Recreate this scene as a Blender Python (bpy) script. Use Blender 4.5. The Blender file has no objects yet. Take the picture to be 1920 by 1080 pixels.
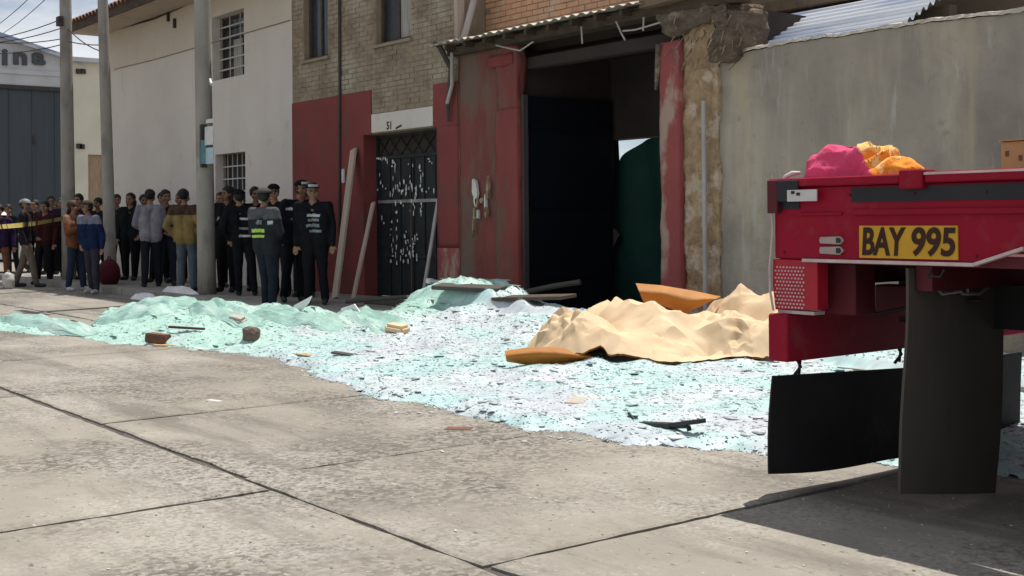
import bpy, bmesh, math, random
import numpy as np
from mathutils import Vector, Matrix, noise as mnoise
R_ = math.radians
random.seed(7); rng = np.random.default_rng(7)
sc = bpy.context.scene
COL = sc.collection

# ------------------------------------------------------------------ camera
CH, FPX, HY, YAW, ROLL = 1.35, 2300.0, 410.0, R_(37.7), R_(0.5)
s_, c_ = math.sin(YAW), math.cos(YAW)
r0 = Vector((s_, c_, 0)); fwd = Vector((-c_, s_, 0)); zz = Vector((0, 0, 1))
RV = r0 * math.cos(ROLL) - zz * math.sin(ROLL)
UV = r0 * math.sin(ROLL) + zz * math.cos(ROLL)
CAM = Vector((0, 0, CH))
cd = bpy.data.cameras.new('camera'); cam = bpy.data.objects.new('camera', cd); COL.objects.link(cam)
cd.sensor_width = 36; cd.lens = FPX / 1920 * 36; cd.shift_y = -(540 - HY) / 1920
cd.clip_start = 0.05; cd.clip_end = 3000
m = Matrix((RV, UV, -fwd)).transposed().to_4x4(); m.translation = CAM; cam.matrix_world = m
sc.camera = cam

# ------------------------------------------------------------------ world, sun, exposure
SUNV = Vector((-0.15, 0.52, 1.53)).normalized()
w = bpy.data.worlds.new('World'); sc.world = w; w.use_nodes = True
nt = w.node_tree; nt.nodes.clear()
out = nt.nodes.new('ShaderNodeOutputWorld'); bg = nt.nodes.new('ShaderNodeBackground')
sky = nt.nodes.new('ShaderNodeTexSky'); sky.sky_type = 'NISHITA'; sky.sun_disc = False
sky.sun_elevation = math.asin(SUNV.z); sky.sun_rotation = math.atan2(SUNV.x, SUNV.y)
sky.altitude = 2500; sky.air_density = 1.0; sky.dust_density = 1.0
tcw = nt.nodes.new('ShaderNodeTexCoord'); mpw = nt.nodes.new('ShaderNodeMapping'); mpw.inputs['Scale'].default_value = (1.2, 1.2, 4.0)
nzw = nt.nodes.new('ShaderNodeTexNoise'); nzw.inputs['Scale'].default_value = 2.6; nzw.inputs['Detail'].default_value = 7; nzw.inputs['Roughness'].default_value = .58
rpw = nt.nodes.new('ShaderNodeValToRGB'); rpw.color_ramp.elements[0].position = .36; rpw.color_ramp.elements[1].position = .58
mxw = nt.nodes.new('ShaderNodeMix'); mxw.data_type = 'RGBA'
mxw.inputs[7].default_value = (10.5, 10.8, 11.3, 1)      # sunlit cloud radiance
nt.links.new(tcw.outputs['Generated'], mpw.inputs[0]); nt.links.new(mpw.outputs[0], nzw.inputs[0]); nt.links.new(nzw.outputs[0], rpw.inputs[0])
nt.links.new(rpw.outputs[0], mxw.inputs[0]); nt.links.new(sky.outputs[0], mxw.inputs[6]); nt.links.new(mxw.outputs[2], bg.inputs[0])
bg.inputs[1].default_value = 0.06
nt.links.new(bg.outputs[0], out.inputs[0])
sd = bpy.data.lights.new('sun', 'SUN'); sd.energy = 4.2; sd.angle = R_(0.5); sd.color = (1.0, .955, .88)
so = bpy.data.objects.new('sun', sd); COL.objects.link(so); so.location = (0, 0, 30)
so.rotation_euler = (-SUNV).to_track_quat('-Z', 'Y').to_euler()
vs = sc.view_settings; vs.view_transform = 'Standard'; vs.look = 'None'; vs.exposure = 0.4; vs.gamma = 1.0; vs.use_curve_mapping = False

# ------------------------------------------------------------------ pixel helpers (photo pixels -> world)
def ray(x, y): return fwd + RV * ((x - 960) / FPX) + UV * ((HY - y) / FPX)
def atY(x, y, Y):
    d = ray(x, y); return CAM + d * (Y / d.y)
def atX(x, y, X):
    d = ray(x, y); return CAM + d * (X / d.x)
def atZ(x, y, z=0.0):
    d = ray(x, y); return CAM + d * ((z - CH) / d.z)
def toPx(p):
    v = Vector(p) - CAM; Z = v.dot(fwd); return (960 + FPX * v.dot(RV) / Z, HY - FPX * v.dot(UV) / Z)
FD = 10.4                                    # the facade line runs along X at this Y
def fx(x, y=410, Y=FD): return atY(x, y, Y).x
def fz(x, y, Y=FD): return atY(x, y, Y).z

# ------------------------------------------------------------------ numpy value noise
_perm = np.random.default_rng(3).random((64, 64, 64))
def vnoise(p):
    p = np.asarray(p, float); i = np.floor(p).astype(int); f = p - i; f = f * f * (3 - 2 * f)
    i0 = i % 64; i1 = (i + 1) % 64
    def g(a, b, c): return _perm[(i1 if a else i0)[:, 0], (i1 if b else i0)[:, 1], (i1 if c else i0)[:, 2]]
    x, y, z = f[:, 0], f[:, 1], f[:, 2]
    l = lambda a, b, t: a + (b - a) * t
    return l(l(l(g(0,0,0), g(1,0,0), x), l(g(0,1,0), g(1,1,0), x), y), l(l(g(0,0,1), g(1,0,1), x), l(g(0,1,1), g(1,1,1), x), y), z)
def fbm(p, o=4, r=.5):
    p = np.asarray(p, float); a = 1; t = 0; s = 0
    for k in range(o):
        t = t + a * vnoise(p * 2 ** k + 17.3 * k); s += a; a *= r
    return t / s
def sstep(a, b, x):
    t = np.clip((x - a) / (b - a), 0, 1); return t * t * (3 - 2 * t)

# ------------------------------------------------------------------ materials
def newmat(name):
    mt = bpy.data.materials.new(name); mt.use_nodes = True
    return mt, mt.node_tree, mt.node_tree.nodes['Principled BSDF']
def M(name, a, b=None, sc_=4.0, rough=.8, bump=.2, bsc=None, metal=0, stretch=(1, 1, 1), det=6, c=None, csc=1.0, cw=(.52, .62), coord='pos', spec=.3, bdist=.02, fine=None):
    """two-tone noise colour + optional third stain colour + bump"""
    mt, t, p = newmat(name); N = t.nodes.new; L = t.links.new
    if coord == 'pos': src = N('ShaderNodeNewGeometry').outputs['Position']
    else: src = N('ShaderNodeTexCoord').outputs['Object']
    mp = N('ShaderNodeMapping'); mp.inputs['Scale'].default_value = stretch; L(src, mp.inputs[0])
    n1 = N('ShaderNodeTexNoise'); n1.inputs['Scale'].default_value = sc_; n1.inputs['Detail'].default_value = det; n1.inputs['Roughness'].default_value = .6; L(mp.outputs[0], n1.inputs[0])
    if b is None: b = tuple(min(1, v * .72) for v in a)
    rp = N('ShaderNodeValToRGB'); rp.color_ramp.elements[0].position = .33; rp.color_ramp.elements[1].position = .67
    rp.color_ramp.elements[0].color = (*b, 1); rp.color_ramp.elements[1].color = (*a, 1); L(n1.outputs[0], rp.inputs[0]); col = rp.outputs[0]
    if c is not None:
        n2 = N('ShaderNodeTexNoise'); n2.inputs['Scale'].default_value = csc; n2.inputs['Detail'].default_value = 8; n2.inputs['Roughness'].default_value = .62; L(mp.outputs[0], n2.inputs[0])
        r2 = N('ShaderNodeValToRGB'); r2.color_ramp.elements[0].position = cw[0]; r2.color_ramp.elements[1].position = cw[1]; L(n2.outputs[0], r2.inputs[0])
        mx = N('ShaderNodeMix'); mx.data_type = 'RGBA'; mx.inputs[7].default_value = (*c, 1); L(r2.outputs[0], mx.inputs[0]); L(col, mx.inputs[6]); col = mx.outputs[2]
    if fine is not None:
        vo = N('ShaderNodeTexVoronoi'); vo.inputs['Scale'].default_value = fine[0]; L(src, vo.inputs[0])
        mm = N('ShaderNodeMix'); mm.data_type = 'RGBA'; mm.blend_type = 'MULTIPLY'; mm.inputs[0].default_value = fine[1]; L(col, mm.inputs[6])
        rr = N('ShaderNodeValToRGB'); rr.color_ramp.elements[0].color = (.45, .45, .45, 1); rr.color_ramp.elements[1].color = (1.35, 1.35, 1.35, 1); L(vo.outputs['Color'], rr.inputs[0]); L(rr.outputs[0], mm.inputs[7]); col = mm.outputs[2]
    L(col, p.inputs['Base Color'])
    p.inputs['Roughness'].default_value = rough; p.inputs['Metallic'].default_value = metal; p.inputs['Specular IOR Level'].default_value = spec
    if bump:
        n3 = N('ShaderNodeTexNoise'); n3.inputs['Scale'].default_value = bsc or sc_ * 5; n3.inputs['Detail'].default_value = 5; L(mp.outputs[0], n3.inputs[0])
        bp = N('ShaderNodeBump'); bp.inputs['Strength'].default_value = bump; bp.inputs['Distance'].default_value = bdist; L(n3.outputs[0], bp.inputs['Height']); L(bp.outputs[0], p.inputs['Normal'])
    return mt
def MV(name, rough=.3, attr='col', spec=.5, trans=0.0):
    mt, t, p = newmat(name); a = t.nodes.new('ShaderNodeAttribute'); a.attribute_name = attr
    t.links.new(a.outputs['Color'], p.inputs['Base Color']); p.inputs['Roughness'].default_value = rough; p.inputs['Specular IOR Level'].default_value = spec
    return mt
G = {}
G['slab'] = M('road_concrete', (.36, .325, .275), (.27, .243, .205), 1.1, .92, .55, 38, c=(.205, .185, .16), csc=.55, cw=(.50, .66), fine=(48, .62), bdist=.02)
G['joint'] = M('joint_dirt', (.105, .093, .08), (.07, .062, .054), 9, .95, .4)
G['ground'] = M('ground_dirt', (.27, .24, .20), (.20, .18, .15), .6, .95, .4)
G['pave'] = M('pavement_concrete', (.30, .28, .25), (.22, .205, .185), 1.5, .92, .4, 30, fine=(40, .3))
G['kerb'] = M('kerb_concrete', (.33, .31, .28), (.24, .22, .2), 3, .9, .4, 30)
G['white'] = M('white_render', (.68, .635, .565), (.60, .56, .51), .7, .9, .25, 22, c=(.60, .525, .49), csc=.35, cw=(.48, .70), fine=(9, .06))
G['cream'] = M('cream_render', (.66, .63, .52), (.56, .53, .44), .6, .9, .25, 20)
G['mortar'] = M('mortar', (.31, .25, .18), (.24, .195, .14), 3, .95, .5, 30)
G['brick_tan'] = M('tan_brick', (.34, .265, .19), (.20, .155, .11), 3.2, .92, .5, 45, c=(.38, .33, .26), csc=1.3, cw=(.5, .66))
G['brick_orange_lit'] = M('orange_brick_lit', (.64, .37, .22), (.50, .28, .165), 3.5, .92, .5, 45, c=(.58, .43, .30), csc=2.2, cw=(.52, .68))  # light bounced up from the canopy is put into this brighter brick colour
G['red'] = M('red_paint', (.235, .052, .048), (.185, .042, .039), 1.3, .8, .35, 26, c=(.15, .06, .048), csc=1.9, cw=(.52, .68))
G['redworn'] = M('worn_red_paint', (.25, .062, .055), (.19, .048, .042), 1.6, .9, .7, 18, c=(.165, .088, .066), csc=1.15, cw=(.47, .56), stretch=(1, 1, .45), bdist=.03)
G['redbrown'] = M('peeling_red_plaster', (.235, .066, .056), (.175, .052, .045), 1.8, .92, .8, 16, c=(.155, .105, .082), csc=1.3, cw=(.51, .64), stretch=(1, 1, .4), bdist=.03)
G['redcol'] = M('column_red_paint', (.30, .075, .07), (.24, .06, .055), 1.6, .88, .6, 20, c=(.36, .25, .20), csc=2.1, cw=(.53, .62), stretch=(1, 1, .5), bdist=.03)
G['adobe'] = M('adobe', (.44, .31, .18), (.25, .165, .10), 5.5, .97, 1.0, 14, c=(.50, .40, .30), csc=3.2, cw=(.52, .6), bdist=.06)
G['mud'] = M('mud_straw', (.20, .155, .115), (.10, .075, .055), 5, .98, 1.0, 16, c=(.32, .27, .21), csc=3, cw=(.56, .66), bdist=.06, stretch=(1, 1, 2))
G['cement'] = M('cement_wall', (.315, .29, .25), (.225, .21, .185), .9, .93, .4, 24, c=(.40, .345, .235), csc=1.0, cw=(.55, .68), stretch=(1.5, 1, .25), bdist=.02)
G['cementlip'] = M('cement_lip', (.52, .47, .40), (.40, .36, .30), 4, .95, .8, 20, bdist=.04)
G['wood'] = M('raw_wood', (.40, .30, .21), (.27, .20, .14), 4, .85, .4, 20, stretch=(6, 6, .6), coord='obj')
G['palewood'] = M('pale_wood', (.50, .40, .33), (.36, .28, .23), 4, .85, .4, 20, stretch=(6, 6, .6), coord='obj')
G['darkwood'] = M('dark_wood', (.10, .07, .05), (.055, .04, .03), 5, .85, .4, 20, stretch=(1, 1, 4))
G['beam'] = M('beam_wood', (.21, .155, .10), (.13, .095, .065), 4, .9, .5, 20)
G['steeldoor'] = M('dark_green_steel', (.018, .026, .026), (.012, .017, .018), 4, .6, .2, 30, c=(.03, .03, .026), csc=5)
G['navysteel'] = M('navy_steel', (.005, .0065, .012), (.004, .005, .009), 3, .6, .15)
G['paper'] = M('paper_scrap', (.72, .70, .66), (.55, .53, .5), 20, .9, .1)
G['greentarp'] = M('green_tarp', (.010, .055, .040), (.006, .035, .028), 2, .75, .3, 8)
G['pvc'] = M('grey_pvc', (.42, .39, .37), (.33, .30, .28), 3, .6, .1)
G['zinc'] = M('zinc_sheet', (.58, .60, .64), (.42, .44, .48), 1.2, .45, .1, 20, metal=.15, c=(.20, .27, .42), csc=.8, cw=(.48, .62), stretch=(.35, 1, 5))  # blue streaks put the reflected sky into the sheet colour
G['zincold'] = M('old_zinc', (.50, .45, .38), (.33, .28, .22), 3, .6, .3, 20)
G['tile'] = M('roof_tile', (.24, .125, .085), (.15, .075, .05), 4, .9, .4, 20)
G['soffit'] = M('soffit', (.46, .38, .30), (.38, .31, .25), 2, .9, .2)
G['concpole'] = M('pole_concrete', (.34, .315, .28), (.25, .23, .205), 2.2, .92, .4, 30, c=(.20, .185, .165), csc=2.5, cw=(.55, .68), stretch=(1, 1, .5))
G['cable'] = M('cable', (.03, .03, .032), rough=.7, bump=0)
G['glassdark'] = M('dark_glass', (.035, .04, .045), (.02, .022, .026), 2, .15, 0, spec=.5)
G['whitebar'] = M('white_iron', (.50, .48, .45), (.38, .36, .34), 5, .7, 0)
G['darkbar'] = M('dark_iron', (.06, .055, .05), (.035, .03, .03), 5, .7, 0)
G['curtain'] = M('curtain', (.42, .40, .36), (.25, .24, .22), 3, .9, .2, stretch=(8, 8, .5))
G['bluesteel'] = M('blue_grey_cladding', (.060, .075, .092), (.048, .060, .075), 1, .6, .1, stretch=(1, 6, .3))
G['fascia'] = M('fascia', (.52, .53, .55), (.42, .43, .45), 1.5, .8, .1)
G['letters'] = M('dark_letters', (.085, .09, .10), rough=.7, bump=0)
G['truckred'] = M('truck_red', (.30, .005, .026), (.235, .005, .021), 1.5, .5, .12, 3, c=(.24, .05, .05), csc=4.5, cw=(.54, .74), spec=.15, coord='obj')
G['truckdark'] = M('truck_dark_red', (.11, .012, .02), (.07, .01, .014), 3, .6, .1)
G['black'] = M('black_rubber', (.022, .022, .023), (.014, .014, .015), 3, .75, .2, 12, c=(.05, .046, .042), csc=2.5, cw=(.6, .8))
G['greyrub'] = M('dusty_rubber', (.085, .075, .064), (.065, .057, .05), 2.2, .85, .2, 14, stretch=(1, 1, .4))
G['tyre'] = M('tyre', (.045, .042, .04), (.028, .027, .026), 6, .9, .4, 20)
G['chrome'] = M('worn_steel', (.40, .38, .36), (.25, .24, .23), 6, .45, .1, metal=.5)
G['edge'] = M('worn_and_sunlit_edge', (.62, .52, .52), (.48, .36, .36), 9, .6, 0)  # pale edge paint, also used for the painted-in sunlit corner line
G['sticker'] = M('white_sticker', (.62, .61, .60), (.52, .51, .5), 8, .6, 0)
G['plate'] = M('yellow_plate_paint', (.62, .36, .028), (.52, .29, .022), 6, .6, .05, c=(.42, .24, .04), csc=6, cw=(.58, .75))
G['ink'] = M('brown_black_ink', (.045, .012, .008), (.03, .009, .006), 8, .6, 0)
G['stripe'] = M('black_stripe', (.022, .022, .028), (.014, .015, .018), 4, .45, 0)
G['lens'] = M('clear_lens', (.42, .34, .32), (.3, .24, .22), 8, .3, 0)
G['redlens'] = M('red_lens', (.42, .016, .035), (.34, .012, .03), 8, .3, 0)
G['dust'] = M('road_dust', (.33, .30, .26), (.27, .24, .21), 9, .95, .3)
G['pink'] = M('pink_cloth', (.72, .085, .20), (.60, .06, .15), 5, .9, .35, 40, coord='obj')
G['orangecloth'] = M('orange_patterned_cloth', (.85, .30, .035), (.72, .20, .02), 9, .9, .35, 40, c=(.85, .52, .20), csc=11, cw=(.5, .56), coord='obj')
G['card'] = M('cardboard', (.50, .33, .165), (.43, .28, .14), 3, .85, .1)
G['cream_paper'] = M('cream_sheet', (.66, .495, .315), (.60, .44, .27), 2.5, .7, .2, 9, c=(.55, .37, .19), csc=3.0, cw=(.58, .72), bdist=.02)
G['orange_paper'] = M('orange_sheet', (.43, .175, .028), (.33, .12, .018), 3, .65, .3, 10)
G['glassstuff'] = MV('crushed_glass', .45)
G['glassbed'] = MV('glass_bed', .5)
G['mint'] = M('mint_glass', (.35, .535, .47), (.25, .42, .365), 3, .25, .5, 60, c=(.47, .60, .55), csc=2.0, cw=(.5, .66), stretch=(.6, 2, 1), bdist=.02)
G['whiteglass'] = M('frosted_glass', (.78, .76, .77), (.66, .66, .67), 4, .35, .3, 40)
G['blacktrim'] = M('black_trim', (.035, .037, .04), (.022, .023, .026), 5, .5, .1)
G['brownblock'] = M('brown_block', (.19, .095, .06), (.12, .06, .04), 8, .9, .5, 30)
G['tape'] = M('caution_tape', (.62, .50, .16), (.50, .40, .14), 9, .5, 0, c=(.05, .045, .03), csc=5.0, cw=(.54, .57), stretch=(1, 1, .2))
G['carwhite'] = M('car_white', (.70, .71, .72), (.64, .65, .66), 2, .3, 0, spec=.5)
G['teal'] = M('teal_poster', (.10, .22, .26), (.07, .16, .19), 9, .7, 0)
G['paleblue'] = M('pale_blue_poster', (.40, .52, .56), (.32, .43, .47), 12, .7, 0)
G['interior'] = M('dark_brown_wall', (.055, .042, .036), (.035, .027, .024), 1.5, .95, .4)  # dark brown throughout the gateway interior, its lintel and the door transom
G['yard'] = M('yard_plaster', (.60, .60, .55), (.5, .5, .46), 1, .9, .1)
G['brownwall'] = M('brown_adobe_wall', (.22, .175, .125), (.16, .125, .09), 1.5, .95, .5)


def layered(name, base, layers, rough=.93, bumps=()):
    """base two-tone noise, then layers (colour, scale, lo, hi, stretch, strength) mixed over it; bumps (scale, strength, distance)"""
    mt, t, p = newmat(name); N = t.nodes.new; L = t.links.new; pos = N('ShaderNodeNewGeometry').outputs['Position']
    def nz(scale, st, det=8, off=0.0):
        mp = N('ShaderNodeMapping'); mp.inputs['Scale'].default_value = st; mp.inputs['Location'].default_value = (off, off*1.7, off*.6); L(pos, mp.inputs[0])
        n = N('ShaderNodeTexNoise'); n.inputs['Scale'].default_value = scale; n.inputs['Detail'].default_value = det; n.inputs['Roughness'].default_value = .62; L(mp.outputs[0], n.inputs[0]); return n.outputs[0]
    def ramp(src, lo, hi, c0=(0, 0, 0), c1=(1, 1, 1)):
        r = N('ShaderNodeValToRGB'); r.color_ramp.elements[0].position = lo; r.color_ramp.elements[1].position = hi; r.color_ramp.elements[0].color = (*c0, 1); r.color_ramp.elements[1].color = (*c1, 1); L(src, r.inputs[0]); return r.outputs[0]
    col = ramp(nz(base[2], (1, 1, 1)), .34, .66, base[1], base[0]); k = 1
    for (c, sc, lo, hi, st, am, *ex) in layers:
        f = ramp(nz(sc, st, 8, 3.1*k), lo, hi, (0, 0, 0), (am, am, am)); k += 1
        if ex:                                             # aggregate: grains only inside the mask
            vo = N('ShaderNodeTexVoronoi'); vo.inputs['Scale'].default_value = ex[0]; L(pos, vo.inputs[0])
            g = ramp(vo.outputs['Color'], .25, .7); mu = N('ShaderNodeMath'); mu.operation = 'MULTIPLY'; L(f, mu.inputs[0]); L(g, mu.inputs[1]); f = mu.outputs[0]
        mx = N('ShaderNodeMix'); mx.data_type = 'RGBA'; mx.inputs[7].default_value = (*c, 1); L(f, mx.inputs[0]); L(col, mx.inputs[6]); col = mx.outputs[2]
    L(col, p.inputs['Base Color']); p.inputs['Roughness'].default_value = rough; p.inputs['Specular IOR Level'].default_value = .25
    nrm = None
    for (sc, stg, dist) in bumps:
        b = N('ShaderNodeBump'); b.inputs['Strength'].default_value = stg; b.inputs['Distance'].default_value = dist; L(nz(sc, (1, 1, 1), 5), b.inputs['Height'])
        if nrm: L(nrm, b.inputs['Normal'])
        nrm = b.outputs[0]
    if nrm: L(nrm, p.inputs['Normal'])
    return mt
G['slab'] = layered('road_concrete', ((.290, .262, .222), (.245, .222, .188), .9),
    [((.185, .170, .148), .45, .50, .72, (1, 1, 1), .75), ((.31, .285, .24), .8, .52, .70, (1, 1, 1), .5), ((.10, .09, .078), .55, .43, .57, (1, 1, 1), .9, 36), ((.42, .40, .36), .7, .46, .60, (1, 1, 1), .5, 55),
     ((.14, .126, .108), 1.6, .53, .66, (.25, 1.4, 1), .7), ((.09, .08, .07), 26, .63, .67, (.7, 1.1, 1), .85), ((.45, .42, .38), 22, .66, .69, (.8, 1.1, 1), .8)], .93, [(34, .45, .02), (5, .25, .04)])
G['cement'] = layered('cement_wall', ((.345, .30, .25), (.25, .22, .185), 1.3),
    [((.44, .385, .30), .9, .48, .64, (1.5, 1, .22), .8), ((.17, .145, .12), .8, .50, .66, (.7, 1, .7), .75), ((.46, .38, .25), 1.1, .54, .66, (2.2, 1, .16), .5), ((.44, .42, .38), 3.0, .60, .68, (2.0, 1, .35), .6), ((.20, .17, .14), 6, .62, .70, (1, 1, 1), .5)], .94, [(22, .5, .025), (3, .35, .05)])
G['cream_coat'] = layered('cream_coat', ((.62, .555, .455), (.56, .50, .415), .8), [((.50, .44, .37), .9, .54, .74, (2.0, 1, .3), .5), ((.42, .37, .31), 3, .62, .72, (1, 1, 1), .4)], .92, [(18, .3, .02)])
G['white'] = layered('white_render', ((.66, .61, .545), (.60, .555, .50), .8),
    [((.60, .52, .49), .33, .48, .68, (1, 1, 1), .7), ((.50, .46, .41), .9, .56, .74, (2.0, 1, .3), .5), ((.42, .38, .34), 2.2, .63, .72, (1, 1, 1), .4), ((.36, .32, .29), 5, .66, .72, (1, 1, .5), .4)], .92, [(18, .3, .02), (2.5, .3, .04)])
# ------------------------------------------------------------------ mesh builder
def tag(o, label=None, cat=None, group=None, kind=None):
    for k, v in (('label', label), ('category', cat), ('group', group), ('kind', kind)):
        if v: o[k] = v
    return o
def empty(name, loc, label=None, cat=None, group=None, rz=0):
    o = bpy.data.objects.new(name, None); COL.objects.link(o); o.location = loc; o.rotation_euler.z = rz; o.empty_display_size = .2
    return tag(o, label, cat, group)
def link(name, me, mat=None, parent=None, loc=None):
    o = bpy.data.objects.new(name, me); COL.objects.link(o)
    if mat is not None:
        if not me.materials: me.materials.append(G[mat] if isinstance(mat, str) else mat)
    if parent is not None: o.parent = parent
    if loc is not None: o.location = loc
    return o
class MB:
    def __init__(s): s.v = []; s.f = []
    def add(s, vs, fs):
        n = len(s.v); s.v += [tuple(v) for v in vs]; s.f += [tuple(i + n for i in f) for f in fs]; return s
    def box(s, x0, x1, y0, y1, z0, z1):
        return s.add([(x0,y0,z0),(x1,y0,z0),(x1,y1,z0),(x0,y1,z0),(x0,y0,z1),(x1,y0,z1),(x1,y1,z1),(x0,y1,z1)],
                     [(0,3,2,1),(4,5,6,7),(0,1,5,4),(1,2,6,5),(2,3,7,6),(3,0,4,7)])
    def obox(s, c, ax, ay, az):      # centre and three half-axis vectors
        c, ax, ay, az = map(Vector, (c, ax, ay, az))
        v = [c + ax*i + ay*j + az*k for k in (-1, 1) for i, j in ((-1,-1),(1,-1),(1,1),(-1,1))]
        return s.add(v, [(0,3,2,1),(4,5,6,7),(0,1,5,4),(1,2,6,5),(2,3,7,6),(3,0,4,7)])
    def bar(s, a, b, w, h, up=(0, 0, 1)):
        a, b = Vector(a), Vector(b); d = (b - a); l = d.length; d.normalize(); up = Vector(up)
        if abs(d.dot(up)) > .97: up = Vector((0, 1, 0))
        sx = d.cross(up).normalized(); sy = sx.cross(d).normalized()
        return s.obox((a + b) / 2, d * l / 2, sx * w / 2, sy * h / 2)
    def tube(s, pts, r, n=8, caps=True):
        pts = [Vector(p) for p in pts]; k = len(pts); rs = r if isinstance(r, (list, tuple)) else [r] * k
        rings = []; 
        t0 = (pts[1] - pts[0]).normalized(); u = Vector((0, 0, 1)) if abs(t0.z) < .9 else Vector((1, 0, 0))
        u = (u - t0 * u.dot(t0)).normalized()
        vs = []
        for i, p in enumerate(pts):
            t = (pts[min(i + 1, k - 1)] - pts[max(i - 1, 0)]).normalized()
            u = (u - t * u.dot(t)).normalized(); q = t.cross(u)
            vs += [p + (u * math.cos(2 * math.pi * j / n) + q * math.sin(2 * math.pi * j / n)) * rs[i] for j in range(n)]
        fs = [(i*n + j, i*n + (j+1) % n, (i+1)*n + (j+1) % n, (i+1)*n + j) for i in range(k - 1) for j in range(n)]
        if caps: fs += [tuple(range(n))[::-1], tuple((k-1)*n + j for j in range(n))]
        return s.add(vs, fs)
    def prism(s, poly, a, b, axis='y'):   # poly 2D outline, extruded from a to b along an axis
        n = len(poly)
        def P(u, v, t): return {'y': (u, t, v), 'x': (t, u, v), 'z': (u, v, t)}[axis]
        return s.add([P(u, v, a) for u, v in poly] + [P(u, v, b) for u, v in poly],
                     [tuple(range(n)), tuple(range(2*n - 1, n - 1, -1))] + [(i, n + i, n + (i+1) % n, (i+1) % n) for i in range(n)])
    def lathe(s, prof, c=(0,0,0), axis='y', n=24):
        vs = []; c = Vector(c)
        for r, t in prof:
            for j in range(n):
                a = 2*math.pi*j/n; u, v = r*math.cos(a), r*math.sin(a)
                vs.append(c + Vector({'y': (u, t, v), 'x': (t, u, v), 'z': (u, v, t)}[axis]))
        k = len(prof)
        return s.add(vs, [(i*n+j, i*n+(j+1) % n, (i+1)*n+(j+1) % n, (i+1)*n+j) for i in range(k-1) for j in range(n)])
    def mesh(s, name, bevel=0, off=None, smooth=False):
        me = bpy.data.meshes.new(name)
        v = s.v if off is None else [(x-off[0], y-off[1], z-off[2]) for x, y, z in s.v]
        me.from_pydata(v, [], s.f); 
        bm = bmesh.new(); bm.from_mesh(me); bmesh.ops.recalc_face_normals(bm, faces=bm.faces)
        if bevel: bmesh.ops.bevel(bm, geom=list(bm.edges), offset=bevel, segments=1 if bevel < .01 else 2, affect='EDGES', clamp_overlap=True)
        if smooth:
            for f in bm.faces: f.smooth = True
        bm.to_mesh(me); bm.free()
        return me
    def build(s, name, mat, parent=None, bevel=0, smooth=False, top=False):
        """world-coordinate verts; a child is stored relative to its (unrotated) parents, a top-level mesh gets its origin at its base"""
        if parent is not None:
            off = Vector((0, 0, 0)); p = parent
            while p is not None: off += p.location; p = p.parent
            return link(name, s.mesh(name, bevel, off, smooth), mat, parent)
        v = np.array(s.v); off = Vector(((v[:,0].min()+v[:,0].max())/2, (v[:,1].min()+v[:,1].max())/2, v[:,2].min()))
        return link(name, s.mesh(name, bevel, off, smooth), mat, None, off)
def npmesh(name, v, f, smooth=False):
    me = bpy.data.meshes.new(name); v = np.asarray(v, np.float32); f = np.asarray(f, np.int32); n = f.shape[1]
    me.vertices.add(len(v)); me.vertices.foreach_set('co', v.ravel())
    me.loops.add(f.size); me.loops.foreach_set('vertex_index', f.ravel())
    me.polygons.add(len(f)); me.polygons.foreach_set('loop_start', np.arange(0, f.size, n, dtype=np.int32)); 
    if smooth: me.polygons.foreach_set('use_smooth', np.ones(len(f), bool))
    me.update(calc_edges=True); me.validate(); return me
def gridfaces(nx, ny):
    i = np.arange(nx*ny).reshape(ny, nx)
    return np.stack([i[:-1,:-1], i[:-1,1:], i[1:,1:], i[1:,:-1]], -1).reshape(-1, 4)
def rough_block(name, mat, parent, x0, x1, y0, y1, z0, z1, amp, freq, res=.05, seed=0, topnoise=0, smooth=True):
    """closed box whose faces are subdivided and pushed about by noise"""
    bm = bmesh.new(); 
    nx = max(1, int((x1-x0)/res)); ny = max(1, int((y1-y0)/res)); nz = max(1, int((z1-z0)/res))
    vd = {}
    def V(i, j, k):
        if (i, j, k) not in vd: vd[(i,j,k)] = bm.verts.new((x0+(x1-x0)*i/nx, y0+(y1-y0)*j/ny, z0+(z1-z0)*k/nz))
        return vd[(i,j,k)]
    for i in range(nx):
        for k in range(nz):
            for j in (0, ny): bm.faces.new([V(i,j,k), V(i+1,j,k), V(i+1,j,k+1), V(i,j,k+1)])
    for j in range(ny):
        for k in range(nz):
            for i in (0, nx): bm.faces.new([V(i,j,k), V(i,j+1,k), V(i,j+1,k+1), V(i,j,k+1)])
    for i in range(nx):
        for j in range(ny):
            for k in (0, nz): bm.faces.new([V(i,j,k), V(i+1,j,k), V(i+1,j+1,k), V(i,j+1,k)])
    bmesh.ops.recalc_face_normals(bm, faces=bm.faces); bm.normal_update()
    bm.verts.ensure_lookup_table()
    p = np.array([v.co[:] for v in bm.verts]); nr = np.array([v.normal[:] for v in bm.verts])
    d = (fbm(p*freq + seed*7.1, 4) - .5) * 2 * amp
    q = p + nr * d[:, None]
    if topnoise:
        tz = (fbm(np.c_[p[:,0]*2.2+seed, p[:,1]*0+seed, p[:,0]*0], 4) - .5) * 2 * topnoise
        q[:,2] += tz * np.clip((p[:,2]-z0)/(z1-z0), 0, 1)**6
    off = Vector((0,0,0)); pp = parent
    while pp is not None: off += pp.location; pp = pp.parent
    for v, c in zip(bm.verts, q): v.co = Vector(c) - off
    me = bpy.data.meshes.new(name); 
    for f in bm.faces: f.smooth = smooth
    bm.to_mesh(me); bm.free()
    return link(name, me, mat, parent)
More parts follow.
